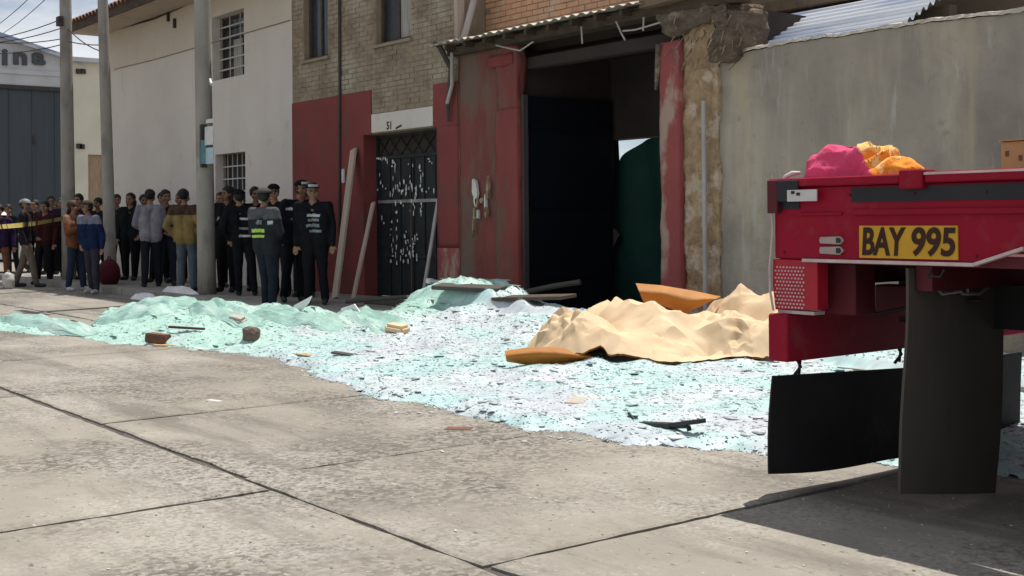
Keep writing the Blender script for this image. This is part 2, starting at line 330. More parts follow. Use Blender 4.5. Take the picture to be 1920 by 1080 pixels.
def wall_open(x0, x1, z0, z1, y0, y1, ops):
    """front y0, back y1; rectangular openings (xa,xb,za,zb) cut through, with reveals"""
    mb = MB(); xs = sorted({x0, x1, *[v for o in ops for v in o[:2]]}); zs = sorted({z0, z1, *[v for o in ops for v in o[2:]]})
    xs = [v for v in xs if x0 <= v <= x1]; zs = [v for v in zs if z0 <= v <= z1]
    for a, b in zip(xs, xs[1:]):
        for c, d in zip(zs, zs[1:]):
            if any(o[0] < (a+b)/2 < o[1] and o[2] < (c+d)/2 < o[3] for o in ops): continue
            mb.add([(a,y0,c),(b,y0,c),(b,y0,d),(a,y0,d)], [(0,1,2,3)]); mb.add([(a,y1,c),(b,y1,c),(b,y1,d),(a,y1,d)], [(3,2,1,0)])
    for (a, b, c, d) in ops:
        c0 = max(c, z0)
        for q in ([(a,y0,c0),(a,y0,d),(a,y1,d),(a,y1,c0)], [(b,y0,c0),(b,y1,c0),(b,y1,d),(b,y0,d)], [(a,y0,d),(b,y0,d),(b,y1,d),(a,y1,d)]): mb.add(q, [(0,1,2,3)])
        if c > z0: mb.add([(a,y0,c),(a,y1,c),(b,y1,c),(b,y0,c)], [(0,1,2,3)])
    mb.add([(x0,y0,z1),(x1,y0,z1),(x1,y1,z1),(x0,y1,z1)], [(0,1,2,3)])
    mb.add([(x0,y0,z0),(x0,y0,z1),(x0,y1,z1),(x0,y1,z0)], [(0,1,2,3)]); mb.add([(x1,y0,z0),(x1,y1,z0),(x1,y1,z1),(x1,y0,z1)], [(0,1,2,3)])
    return mb
def wmesh(mb, name, mat, parent):     # build without normal recalculation (open shells)
    off = Vector((0,0,0)); p = parent
    while p is not None: off += p.location; p = p.parent
    me = bpy.data.meshes.new(name); me.from_pydata([(x-off.x, y-off.y, z-off.z) for x, y, z in mb.v], [], mb.f)
    return link(name, me, mat, parent)
def text_mesh(body, size, extrude, bold=0.0, shear=0.0, sx=1.0):
    cu = bpy.data.curves.new('t', 'FONT'); cu.body = body; cu.size = size; cu.extrude = extrude; cu.offset = bold; cu.shear = shear; cu.align_x = 'CENTER'; cu.align_y = 'CENTER'
    o = bpy.data.objects.new('t', cu); COL.objects.link(o); bpy.context.view_layer.update()
    me = bpy.data.meshes.new_from_object(o.evaluated_get(bpy.context.evaluated_depsgraph_get()))
    bpy.data.objects.remove(o); me.transform(Matrix.Diagonal((sx, 1, 1, 1))); me.materials.clear(); return me

# ================================================================== SETTING: ground, road, pavement
tag(MB().add([(-300,-300,-.05),(300,-300,-.05),(300,300,-.05),(-300,300,-.05)], [(0,1,2,3)]).build('ground', 'ground'), kind='structure')
KY = 8.35                                         # kerb line
road = tag(MB().add([(-44,-9,-.018),(14,-9,-.018),(14,KY,-.018),(-44,KY,-.018)], [(0,1,2,3)]).build('road', 'joint'), kind='structure')
def slab(x0, x1, y0, y1, gap=.025):
    """concrete slab with slightly ragged, chamfered edges"""
    x0 += gap; x1 -= gap; y0 += gap; y1 -= gap; pts = []
    def run(a, b):
        n = max(4, int((Vector(b) - Vector(a)).length / .09))
        for i in range(n):
            p = Vector(a).lerp(Vector(b), i / n); t = 1 if 0 < i else .3
            q = p * 3.0; j = mnoise.noise((q.x, q.y, 3.3)) * .020 + mnoise.noise((p.x*14, p.y*14, 1)) * .013
            d = (Vector(b) - Vector(a)).normalized(); pts.append((p.x - d.y * j * t, p.y + d.x * j * t))
    run((x0,y0),(x1,y0)); run((x1,y0),(x1,y1)); run((x1,y1),(x0,y1)); run((x0,y1),(x0,y0))
    n = len(pts); cx, cy = (x0+x1)/2, (y0+y1)/2
    mb = MB()
    inn = [(x - math.copysign(min(.016, abs(x-cx)), x-cx), y - math.copysign(min(.016, abs(y-cy)), y-cy), 0) for x, y in pts]
    mb.add(inn + [(x, y, -.007) for x, y in pts] + [(x, y, -.05) for x, y in pts],
           [tuple(range(n))] + [(i, n+i, n+(i+1) % n, (i+1) % n) for i in range(n)] + [(n+i, 2*n+i, 2*n+(i+1) % n, n+(i+1) % n) for i in range(n)])
    mb.build('concrete_slab', 'slab', road)
ROWS = [(-6.0, -3.05, -5.63), (-3.05, -.1, -3.87), (-.1, 2.83, -5.63), (2.83, 5.78, -3.87), (5.78, KY - .16, -5.63)]
for (ya, yb, xo) in ROWS:
    n0 = -8 if ya > -1 else -2
    for k in range(n0, 3):
        xa, xb = xo + 4.34 * k, xo + 4.34 * (k + 1)
        if abs(ya - 2.83) < .01 and k == -1:                       # a slab cracked across
            slab(xa, -5.99, ya, yb); slab(-5.99, xb, ya, yb, .004)
        else: slab(xa, xb, ya, yb)
# kerb stones and pavement in front of the houses
kerb = tag(MB().box(-31.5, 6, KY - .13, KY + .02, -.05, .09).build('kerb', 'joint'), kind='structure')
k = -31.5
while k < 6:
    MB().box(k + .006, k + .994, KY - .15, KY + .03, -.04, .118).build('kerb_stone', 'kerb', kerb, bevel=.012); k += 1.0
pavement = tag(MB().box(-31.5, 6, KY + .03, FD + .3, -.04, .10).build('pavement', 'joint'), kind='structure')
k = -31.5
while k < 6:
    MB().box(k + .006, k + 1.494, KY + .04, KY + 1.03, .0, .112).build('paving_slab', 'pave', pavement, bevel=.006)
    MB().box(k + .006, k + 1.494, KY + 1.045, FD + .02, .0, .112 + random.uniform(-.004, .004)).build('paving_slab', 'pave', pavement, bevel=.006); k += 1.5
PZ = .112

# ================================================================== BUILDINGS
def grille_window(parent, xa, xb, za, zb, y, cols, rows, barmat, glassmat='glassdark', curtain=None, name='window'):
    """frame with glass panes behind a bar grille, set into an opening whose front is at y"""
    wn = MB(); t = .05
    wn.box(xa, xb, y + .12, y + .17, zb - t, zb).box(xa, xb, y + .12, y + .17, za, za + t)
    wn.box(xa, xa + t, y + .12, y + .17, za + t, zb - t).box(xb - t, xb, y + .12, y + .17, za + t, zb - t)
    o = wn.build(name, 'darkwood', parent)
    nc = max(1, cols // 2)
    for i in range(nc):
        a = xa + t + (xb - xa - 2*t) * i / nc; b = xa + t + (xb - xa - 2*t) * (i + 1) / nc
        MB().box(a + .006, b - .006, y + .14, y + .15, za + t, zb - t).build('pane', glassmat, o)
    if curtain:
        for (u, v, p, q) in curtain:
            a, b = xa + (xb - xa) * u, xa + (xb - xa) * v; c, d = za + (zb - za) * p, za + (zb - za) * q
            MB().box(a, b, y + .128, y + .137, c, d).build('curtain', 'curtain', o)
    for i in range(cols + 1):
        x = xa + .02 + (xb - xa - .04) * i / cols; MB().tube([(x, y + .06, za), (x, y + .06, zb)], .011, 6).build('bar', barmat, o)
    for i in range(1, rows):
        z = za + (zb - za) * i / rows; MB().bar((xa, y + .045, z), (xb, y + .045, z), .012, .028).build('bar', barmat, o)
    return o

# ---------------- white house
wx0, wx1 = fx(206), fx(550.5)
wh = empty('white_house', ((wx0 + wx1) / 2, FD, 0), 'two-storey white rendered house with tiled eaves and barred windows behind the crowd', 'house')
WH = 6.0
u0 = (fx(398, 90), fx(458, 90), fz(428, 146), fz(428, 24)); l0 = (fx(404, 320), fx(460, 320), fz(432, 382), fz(432, 287))
wmesh(wall_open(wx0, wx1, 0, WH, FD, FD + .35, [u0, l0]), 'wall', 'white', wh)
MB().box(wx0, wx0 + .35, FD + .35, FD + 8, 0, WH).build('side_wall', 'white', wh)
MB().box(wx0 - .02, wx1 - .02, FD - .018, FD - .002, 0, .55).build('plinth', 'white', wh)
grille_window(wh, *u0, FD + .1, 3, 6, 'whitebar', curtain=[(.35, .62, .0, .62), (.66, .95, .0, .35)])
grille_window(wh, *l0, FD + .1, 6, 4, 'whitebar')
wmesh(wall_open(wx0, wx1, 4.95, WH, FD - .005, FD - .001, [(u0[0], u0[1], 4.94, u0[3])]), 'upper_coat', 'cream_coat', wh)
# cables on the wall
MB().tube([(fx(212, 58), FD - .03, fz(212, 58)), (fx(290, 36), FD - .03, fz(290, 36)), (fx(365, 4), FD - .03, fz(365, 4)), (fx(372, -6), FD - .03, fz(372, -10))], .018, 6).build('wall_cable', 'cable', wh)
MB().tube([(fx(215, 130), FD - .012, fz(215, 130)), (fx(290, 112), FD - .012, fz(290, 112)), (fx(545, 38), FD - .012, fz(545, 38))], .007, 5).build('wall_cable', 'beam', wh)
for px, py in ((318, 30), (330, 42)):
    MB().box(fx(px, py) - .03, fx(px, py) + .03, FD - .06, FD - .001, fz(px, py) - .12, fz(px, py) + .08).build('wall_bracket', 'darkbar', wh)
EO = .85                                                       # eave overhang
ex0, ex1 = wx0 - .5, wx1 + .05
roof = MB().add([(ex0, FD - EO, WH - .02), (ex1, FD - EO, WH - .02), (ex1, FD + 4.5, WH + 2.0), (ex0, FD + 4.5, WH + 2.0),
                 (ex0, FD - EO, WH + .05), (ex1, FD - EO, WH + .05), (ex1, FD + 4.5, WH + 2.07), (ex0, FD + 4.5, WH + 2.07)],
                [(0,1,2,3),(7,6,5,4),(0,4,5,1),(1,5,6,2),(2,6,7,3),(3,7,4,0)]).build('roof', 'soffit', wh)
MB().box(ex0, ex1, FD - EO + .02, FD, WH - .12, WH - .05).build('soffit', 'soffit', wh)
MB().box(ex0 - .02, ex1, FD - EO - .03, FD - EO + .015, WH - .14, WH + .04).build('fascia_board', 'darkwood', wh)
# barrel tiles: the eave course and the next two as single tiles
tm = MB(); n = 7; L = .46
for e, (ra, th) in enumerate(((.095, 0), (.078, 0))): pass
pv = []
for t in (0, L):
    for rr in (.098, .080):
        for j in range(n + 1):
            a = math.pi * j / n; pv.append((math.cos(a) * rr * (1.0 - .1 * (t > 0)), t, math.sin(a) * rr))
m1 = n + 1; fs = []
for j in range(n):
    fs += [(j, j+1, 2*m1+j+1, 2*m1+j), (m1+j, 3*m1+j, 3*m1+j+1, m1+j+1), (j, m1+j, m1+j+1, j+1), (2*m1+j, 2*m1+j+1, 3*m1+j+1, 3*m1+j)]
fs += [(0, 2*m1, 3*m1, m1), (n, m1+n, 3*m1+n, 2*m1+n)]
tile_me = tm.add(pv, fs).mesh('roof_tile'); tile_me.materials.append(G['tile'])
sl = math.atan2(2.02, 4.5 + EO); x = ex0
while x < ex1:
    for k in range(3):
        yy = FD - EO - .08 + k * .40 * math.cos(sl); zt = WH + .045 + (yy - FD + EO) * math.tan(sl)
        o = link('roof_tile', tile_me, None, wh, Vector((x + random.uniform(-.01, .01), yy, zt + .012)) - wh.location); o.rotation_euler = (sl + random.uniform(-.02, .04), 0, random.uniform(-.03, .03))
    x += .225
cor = MB(); x = ex0; ys = (FD + .1, FD + 4.5); prof = []
nn = int((ex1 - ex0) / .045)
for i in range(nn + 1):
    xx = ex0 + (ex1 - ex0) * i / nn; prof.append((xx, .06 * abs(math.sin((xx - ex0) / .225 * math.pi))))
vv = [(a, y, WH + .075 + (y - FD + EO) * math.tan(sl) + h) for y in ys for a, h in prof]
cor.add(vv, [(i, i+1, nn+2+i, nn+1+i) for i in range(nn)]); cor.build('tile_field', 'tile', roof)

# ---------------- brick laying (objects for the bricks that show largest, the rest joined)
def lay_bricks(parent, x0, x1, z0, z1, y, mat, holes, limit=300, bw=.25, bh=.082, proud=.007):
    pos = []; r = 0; z = z0
    while z < z1 - .03:
        x = x0 - (bw / 2 if r % 2 else 0) ; 
        while x < x1:
            a, b = max(x, x0) + .006, min(x + bw, x1) - .006
            if b - a > .04 and not any(a < h[1] + .01 and b > h[0] - .01 and z < h[3] and z + bh > h[2] for h in holes):
                pos.append((a, b, z + .006, min(z + bh, z1) - .006))
            else:
                for h in holes:      # cut bricks beside openings
                    if z < h[3] and z + bh > h[2]:
                        if a < h[0] - .05 < b: pos.append((a, h[0] - .012, z + .006, z + bh - .006))
                        if a < h[1] + .05 < b: pos.append((h[1] + .012, b, z + .006, z + bh - .006))
            x += bw
        z += bh; r += 1
    def vis(p):
        cx = (p[0] + p[1]) / 2; u, v = toPx((cx, y, (p[2] + p[3]) / 2)); d = (Vector((cx, y, 2)) - CAM).length
        return d + (0 if -20 < u < 1940 and -20 < v < 1080 else 100)
    pos.sort(key=vis)
    base = MB().box(-.5, .5, -.5, .5, -.5, .5).mesh('brick'); base.materials.append(G[mat])
    off = parent.location; rest = MB()
    for i, (a, b, c, d) in enumerate(pos):
        pr = proud + random.uniform(-.004, .006) - (.02 if random.random() < .018 else 0)
        if i < limit:
            o = link('brick', base, None, parent, Vector(((a+b)/2, y - pr/2 + .01, (c+d)/2)) - off); o.scale = (b - a - random.uniform(0, .006), max(.004, pr + .02), d - c - random.uniform(0, .005)); o.rotation_euler = (random.uniform(-.01, .01), random.uniform(-.012, .012), random.uniform(-.012, .012))
        else: rest.box(a, b, y - pr, y + .01, c, d)
    if rest.v: tag(rest.build('brickwork', mat, parent), kind='stuff')

# ---------------- brick house with the red painted ground floor
bx0, bx1 = wx1 + .01, fx(862)
bh = empty('brick_house', ((bx0 + bx1) / 2, FD, 0), 'tan brick house with red painted ground floor and dark steel door', 'house')
BH = 7.0
bw1 = (fx(570, 60), fx(615, 60), fz(592, 110), fz(592, 110) + 1.35); bw2 = (fx(705, 40), fx(770, 40), fz(738, 78), fz(738, 78) + 1.35)
dr = (fx(684, 410), fx(822, 410), 0, fz(757, 245))
wmesh(wall_open(bx0, bx1, 0, BH, FD, FD + .35, [bw1, bw2, dr]), 'wall', 'mortar', bh)
RZ = fz(626, 181); RZ2 = fz(838, 155); rx2 = fx(815, 300)
lay_bricks(bh, bx0, bx1, RZ, BH, FD, 'brick_tan', [bw1, bw2, (rx2, bx1, 0, RZ2), (fx(697,230), rx2, fz(757,243), fz(757,210)), (-99, -99, 0, 0)], 240)
lay_bricks(bh, fx(700,230), rx2 - .004, fz(757,206), RZ - .002, FD, 'brick_tan', [], 60)
red = wall_open(bx0 + .004, dr[0] + .001, .0, RZ - .004, FD - .022, FD - .001, []); red.build('red_plaster', 'red', bh)
MB().box(fx(684), fx(699), FD - .022, FD - .001, dr[3] + .001, RZ - .004).build('red_plaster', 'red', bh)
MB().box(rx2, bx1 - .004, FD - .022, FD - .001, dr[3], RZ2).build('red_plaster', 'red', bh)
rough_block('red_plaster', 'red', bh, dr[1] + .003, bx1 - .004, FD - .022, FD + .02, .93, dr[3] - .003, .006, 3, .08, 31)
rough_block('worn_plaster', 'redcol', bh, dr[1] + .003, bx1 - .004, FD - .03, FD + .02, 0, .925, .014, 4, .06, 33)
MB().box(dr[0] + .002, dr[0] + .012, FD - .02, FD + .30, 0, dr[3]).build('door_jamb', 'red', bh)
MB().box(fx(699,230), rx2 - .006, FD - .028, FD - .001, fz(757,243) + .005, fz(757,207)).build('lintel', 'white', bh)
wt = text_mesh('51', .17, .002, .004); wt.transform(Matrix.Rotation(math.pi/2, 4, 'X')); link('house_number', wt, 'ink', bh, Vector((fx(733, 236), FD - .031, fz(733, 236))) - bh.location)
MB().bar((fx(745,243), FD - .03, fz(745,241)), (fx(756,236), FD - .03, fz(756,235)), .004, .03).build('paint_mark', 'ink', bh)
for ww in (bw1, bw2):
    f = MB(); a, b, c, d = ww; t = .06
    f.box(a, a+t, FD+.10, FD+.18, c, d).box(b-t, b, FD+.10, FD+.18, c, d).box(a+t, b-t, FD+.10, FD+.18, c, c+t).box(a+t, b-t, FD+.10, FD+.18, d-t, d)
    wo = f.build('window', 'darkwood', bh); mid = (a + b) / 2
    MB().box(mid - .025, mid + .025, FD + .11, FD + .17, c + t, d - t).build('mullion', 'darkwood', wo)
    MB().box(a + t, mid - .03, FD + .135, FD + .145, c + t, d - t).build('pane', 'glassdark', wo); MB().box(mid + .03, b - t, FD + .135, FD + .145, c + t, d - t).build('pane', 'curtain' if ww is bw2 else 'glassdark', wo)
    MB().box(a - .06, b + .06, FD - .05, FD + .1, c - .05, c - .002).build('sill', 'mortar', bh)
MB().tube([(fx(641,10), FD - .04, BH), (fx(641,200), FD - .04, fz(641,200)), (fx(640,400), FD - .045, fz(640,520))], .024, 7).build('downpipe', 'darkbar', bh)
MB().box(bx1 - .3, bx1, FD + .352, FD + 1.4, 0, BH - .01).build('side_wall', 'mortar', bh)
# steel door: frame, transom with crossed bars, two leaves with bars and torn paper
dY = FD + .24; da, db, dt = dr[0] + .03, dr[1] - .005, dr[3] - .01; ttop = dt; tb = fz(757, 290, dY)
door = MB().box(da, da + .05, dY - .03, dY + .03, .1, ttop).box(db - .05, db, dY - .03, dY + .03, .1, ttop).box(da + .05, db - .05, dY - .03, dY + .03, tb - .05, tb).box(da + .05, db - .05, dY - .03, dY + .03, ttop - .05, ttop).build('door', 'steeldoor', bh)
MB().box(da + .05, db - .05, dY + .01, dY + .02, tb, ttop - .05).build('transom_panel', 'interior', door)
n = 6
for i in range(n):
    a = da + .05 + (db - da - .1) * i / n; b = da + .05 + (db - da - .1) * (i + 1) / n
    MB().bar((a, dY - .012, tb), (b, dY - .012, ttop - .05), .014, .014).build('transom_bar', 'steeldoor', door); MB().bar((a, dY - .028, ttop - .05), (b, dY - .028, tb), .014, .014).build('transom_bar', 'steeldoor', door)
mid = (da + db) / 2
for (a, b) in ((da + .052, mid - .006), (mid + .006, db - .052)):
    lf = MB().box(a, b, dY - .005, dY + .02, PZ, tb - .052).build('door_leaf', 'steeldoor', door)
    for i in range(4):
        xx = a + .03 + (b - a - .06) * i / 3; MB().box(xx - .014, xx + .014, dY - .026, dY - .006, PZ + .02, tb - .06).build('door_bar', 'steeldoor', lf)
    for zq in (.75, 1.62): MB().box(a, b, dY - .032, dY - .007, zq, zq + .05).build('door_bar', 'chrome' if zq > 1 else 'steeldoor', lf)
MB().box(mid - .018, mid + .018, dY - .045, dY - .006, PZ + .05, 1.6).build('door_bolt', 'greyrub', door)
spots = [(704+i*3.2, 298+random.gauss(0,2)) for i in range(8)] + [(738+random.gauss(0,3), 302+i*3) for i in range(5)] + [(766,308),(774,310),(787,312),(806,302),(810,306),(804,298)] + [(742+random.gauss(0,2), 318+i*16) for i in range(12)] + \
        [(702+i*7.5+random.gauss(0,2), 357+random.gauss(0,4)) for i in range(16)] + [(760+random.gauss(0,7), 350+random.gauss(0,8)) for i in range(12)] + [(790+random.gauss(0,2), 320+i*7) for i in range(6)] + [(776+random.gauss(0,3), 365+i*6) for i in range(7)] + [(788+random.gauss(0,2), 382+i*5) for i in range(5)] + \
        [(760+random.gauss(0,6), 438+i*3.3+random.gauss(0,2)) for i in range(17)] + [(776+random.gauss(0,4), 440+i*4+random.gauss(0,2)) for i in range(13)] + [(735+random.gauss(0,2), 430+i*10) for i in range(7)] + [(712,328),(714,342),(716,408),(720,418),(735,416),(752,380),(756,386)]
for (px, py) in spots:
    p = atY(px, py, dY - .034); wd, hh = random.uniform(.012, .05), random.uniform(.02, .09)
    if not da + .03 < p.x < db - .06: continue
    poly = [(p.x + wd*math.cos(a)*random.uniform(.4, 1)/1.2, p.z + hh*math.sin(a)*random.uniform(.4, 1)/1.2) for a in [i*math.pi/3 + .3 for i in range(6)]]
    MB().prism(poly, dY - .037, dY - .034).build('paper_scrap', 'paper', door)

# ---------------- gutted warehouse with the wide gate
gx0, gx1, gxa, gxb = bx1 + .005, fx(1346), fx(977), fx(1250)
gw = empty('gutted_warehouse', ((gxa + gxb) / 2, FD, 0), 'gutted red warehouse front with wide open dark gateway and corrugated canopy', 'warehouse')
CZ = 3.88
rough_block('plaster_wall', 'redbrown', gw, gx0, fx(936), FD - .004, FD + .35, 0, CZ - .1, .035, 2.2, .06, 3)
rough_block('pilaster', 'redworn', gw, fx(936) - .02, gxa, FD - .05, FD + .13, 0, fz(950, 205), .03, 3.0, .05, 5)
rough_block('pilaster_stub', 'redbrown', gw, fx(937), gxa - .03, FD - .03, FD + .13, fz(950, 205) - .03, CZ - .12, .06, 3, .05, 6)
rough_block('plaster_remnant', 'red', gw, fx(918,120), fx(966,120), FD - .05, FD + .1, fz(930,126), fz(930,106), .03, 7, .03, 8)
MB().box(gxa + .004, gxa + .045, FD + .02, FD + .10, .05, 3.05).build('gate_jamb', 'greyrub', gw)
# torn bill posters and a hole on the plaster wall
for k in range(10):
    p = atY(random.uniform(880, 920), random.uniform(330, 450), FD - .06); hh = random.uniform(.05, .22); wd = random.uniform(.02, .06)
    MB().prism([(p.x + wd*math.cos(a)*random.uniform(.5, 1), p.z + hh*math.sin(a)*random.uniform(.5, 1)) for a in [i*math.pi/4 for i in range(8)]], p.y - .012, p.y + .03).build('paper_scrap', 'paper' if k % 3 == 0 else 'adobe', gw)
# right hand pier: red brick column, raw adobe, mud mass on top, conduit
rough_block('red_column', 'redcol', gw, gxb, fx(1287), FD - .10, FD + .45, 0, fz(1268, 78), .028, 3.2, .05, 9)
rough_block('adobe_pier', 'adobe', gw, fx(1287) + .004, gx1 + .06, FD - .04, FD + .45, 0, 3.62, .06, 5.0, .04, 11)
rough_block('mud_cap', 'mud', gw, fx(1249), fx(1380), FD - .12, FD + .5, 3.52, fz(1320, 14), .11, 5.0, .035, 13)
rough_block('mud_overhang', 'mud', gw, fx(1350), fx(1398), FD - .12, FD + .4, 3.12, 3.66, .10, 5.0, .035, 15)
for k in range(70):
    p = atY(random.uniform(1252, 1398), random.uniform(18, 120), FD - .17); a_ = random.uniform(-.9, .9); l_ = random.uniform(.05, .16)
    MB().tube([p, p + Vector((l_*math.sin(a_), -.03, -l_*math.cos(a_)))], [.007, .003], 4).build('straw', 'mud' if k % 3 else 'adobe', gw)
MB().tube([(fx(1248,90), FD - .1, fz(1248, 85)), (fx(1245,120), FD - .1, fz(1245,120)), (fx(1240,150), FD - .09, fz(1238,170))], [.05, .04, .02], 7).build('hanging_straw', 'mud', gw)
MB().tube([(fx(1336), FD - .13, 0), (fx(1336), FD - .13, fz(1336, 190))], .027, 10).build('conduit', 'pvc', gw)
# canopy: beam, rafters, corrugated sheet
MB().box(gx0 - .1, fx(1400), FD - .14, FD + .12, CZ - .14, CZ - .02).build('canopy_beam', 'darkwood', gw, bevel=.01)
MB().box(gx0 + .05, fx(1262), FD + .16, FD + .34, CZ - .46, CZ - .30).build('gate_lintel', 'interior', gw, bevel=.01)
MB().bar((fx(1230,40), FD - .2, CZ + .02), (fx(1470,0), FD - .16, CZ + .09), .16, .13).build('canopy_beam', 'beam', gw)
for i in range(9):
    xx = gx0 + .1 + i * (fx(1240) - gx0) / 9; MB().bar((xx, FD - .3, CZ - .05), (xx, FD + 2.2, CZ + .05), .06, .08).build('rafter', 'darkwood', gw)
cs = MB(); ns = 130; xa, xb = gx0 - .22, fx(1243)
pr = [(xa + (xb - xa)*i/ns, .016*math.sin(i*math.pi/2.5) + .01*mnoise.noise((i*.21, 0, 0))) for i in range(ns + 1)]
lo = [(a, FD - .42 + .03*mnoise.noise((a*4, 1, 0)), CZ + .0 + h + .02*mnoise.noise((a*2, 5, 0))) for a, h in pr]; hi = [(a, FD + .49, CZ + .15 + h) for a, h in pr]
cs.add(lo + hi + [(x, y, z - .006) for x, y, z in lo + hi], [(i, i+1, ns+2+i, ns+1+i) for i in range(ns)] + [(2*ns+2+i, 3*ns+3+i, 3*ns+4+i, 2*ns+3+i) for i in range(ns)] + [(i, 2*ns+2+i, 2*ns+3+i, i+1) for i in range(ns)])
cs.build('canopy_sheet', 'zincold', gw)
wires = [[(1155,40),(1165,62),(1172,75)], [(1168,58),(1190,56),(1205,52),(1238,42)], [(1207,32),(1206,58)], [(930,85),(975,95),(1000,78)], [(1090,50),(1092,82)]]
for q in wires: MB().tube([atY(a, b, FD - .2) for a, b in q], .012, 5).build('hanging_wire', 'pvc', gw)
# upper brick wall above the canopy
ub0, ub1 = bx1 + .01, fx(1300)
UY = FD + .5; ub1 = fx(1330, 410, UY); ub0 = bx1 + .01
MB().box(ub0, ub1, UY, UY + .3, CZ - .1, 4.9).build('upper_wall', 'mortar', gw)
lay_bricks(gw, ub0, ub1, CZ + .1, 4.9, UY, 'brick_orange_lit', [], 300)
MB().tube([(fx(905,0), FD - .02, 5.5), (fx(878, 0), FD + .1, fz(878, 0)), (fx(872,82), FD - .05, fz(872,82))], .05, 9).build('downpipe', 'pvc', gw)
MB().box(fx(862,50), fx(869,50), FD - .1, FD + .02, fz(866, 85), 5.6).build('corner_board', 'palewood', gw)
MB().tube([(fx(846,84), FD - .3, fz(846,84)), (fx(856,88), FD - .3, fz(856,90)), (fx(856,130), FD - .1, fz(856,130)), (fx(848,200), FD - .08, fz(848,200)), (fx(849,228), FD - .08, fz(849,228))], [.03, .045, .04, .03, .02], 8).build('broken_downpipe', 'greyrub', gw)
MB().tube([(fx(862,100), FD - .14, fz(862,100)), (fx(858,160), FD - .1, fz(858,160)), (fx(850,195), FD - .11, fz(850,195))], .028, 8).build('broken_downpipe', 'pvc', gw)
# inside the gateway
IY = 12.2; ix0, ix1 = gxa - .12, gxb + .35
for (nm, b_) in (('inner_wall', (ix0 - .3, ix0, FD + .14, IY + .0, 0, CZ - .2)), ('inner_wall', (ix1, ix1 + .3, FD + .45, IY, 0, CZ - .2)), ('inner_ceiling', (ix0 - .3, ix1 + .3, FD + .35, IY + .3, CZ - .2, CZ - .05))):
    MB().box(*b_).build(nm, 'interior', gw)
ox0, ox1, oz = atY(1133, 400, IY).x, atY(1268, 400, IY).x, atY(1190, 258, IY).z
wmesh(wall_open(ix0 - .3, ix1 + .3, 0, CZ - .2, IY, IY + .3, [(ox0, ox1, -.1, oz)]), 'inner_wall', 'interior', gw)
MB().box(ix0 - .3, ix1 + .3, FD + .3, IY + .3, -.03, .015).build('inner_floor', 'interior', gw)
gl = MB().box(ix0 + .02, ix0 + .07, FD + .16, IY - .06, .08, 3.05).build('gate_leaf', 'navysteel', gw)
for zq in (.5, 1.5, 2.6): MB().box(ix0 + .07, ix0 + .10, FD + .18, IY - .08, zq, zq + .06).build('gate_rail', 'navysteel', gl)
# dark green tarpaulin hung across the inner doorway with one top corner fallen
tY = IY + .12; nx, nz = 24, 34; tv = []
ta, tb_ = ox0 + .01, ox1 + .1
for k in range(nz + 1):
    for i in range(nx + 1):
        u, v = i/nx, k/nz; xx = ta + (tb_ - ta)*u
        top = oz - .02 - .30*max(0, 1 - max(0, u - .12)/.36) if u > .12 else oz - .02
        if u <= .10: top = oz - .02
        tv.append((xx, tY + .05*math.sin(u*14 + v*1.5)*(.3 + v) + .03*math.sin(u*5 - v*4), .03 + (top - .03)*v))
tf = [(k*(nx+1)+i, k*(nx+1)+i+1, (k+1)*(nx+1)+i+1, (k+1)*(nx+1)+i) for k in range(nz) for i in range(nx)]
tv2 = [(x, y + .006, z) for x, y, z in tv]; nv = len(tv)
tarp = MB().add(tv + tv2, tf + [tuple(reversed([j + nv for j in f])) for f in tf]).build('hanging_tarpaulin', 'greentarp', smooth=True)
tag(tarp, 'dark green tarpaulin hanging inside the gateway with a torn top corner', 'tarpaulin')
sk = [atY(a, b, tY - .12) for a, b in ((1140,455),(1155,428),(1165,440),(1150,470),(1140,480))]
tag(MB().prism([(p.x, p.z) for p in sk], tY - .16, tY - .145).build('torn_paper_sheet', 'greyrub'), 'faint grey torn sheet hanging in front of the dark green tarpaulin', 'sheet')

# ---------------- grey cement wall with broken top
cw0, cw1 = gx1 - .02, 4.5
def topz(x): return 3.22 + .05*mnoise.noise((x*.9, 2, 0)) + .018*mnoise.noise((x*4, 1, 0)) + .014*mnoise.noise((x*17, 4, 0)) + .10*math.exp(-((x - fx(1400))/.35)**2)*0
N = 240; cwl = MB(); xs = [cw0 + (cw1 - cw0)*i/N for i in range(N + 1)]
def cy(x, z): return FD + .02*mnoise.noise((x*.8, z*.8, 9)) + .008*mnoise.noise((x*3, z*3, 2))
nzr = 14; V = []
for k in range(nzr + 1):
    for x in xs: V.append((x, cy(x, topz(x)*k/nzr), (topz(x) - .03)*k/nzr))
n1 = N + 1
V += [(x, FD + .25, topz(x) - .03) for x in xs] + [(x, FD + .25, 0) for x in xs]
F = [(k*n1+i, k*n1+i+1, (k+1)*n1+i+1, (k+1)*n1+i) for k in range(nzr + 2) for i in range(N)]
cwall = empty('cement_wall', ((cw0 + cw1)/2, FD, 0), 'tall stained grey cement wall with ragged broken top behind the truck', 'wall')
cwl.add(V, F).build('wall', 'cement', cwall, smooth=False)
lip = MB(); V = []
for x in xs:
    t = topz(x); a = .008 + .016*abs(mnoise.noise((x*9, 0, 3))); b = .02 + .035*abs(mnoise.noise((x*6.3, 7, 3)))
    V += [(x, FD - a - .012, t - b), (x, FD - a*.7, t + .012), (x, FD + .12, t + .03 + .02*mnoise.noise((x*9, 3, 3))), (x, FD + .26, t)]
F = [(4*i+j, 4*i+4+j, 4*i+5+j, 4*i+1+j) for i in range(N) for j in range(3)]
lip.add(V, F); wmesh(lip, 'mortar_capping', 'cementlip', cwall)

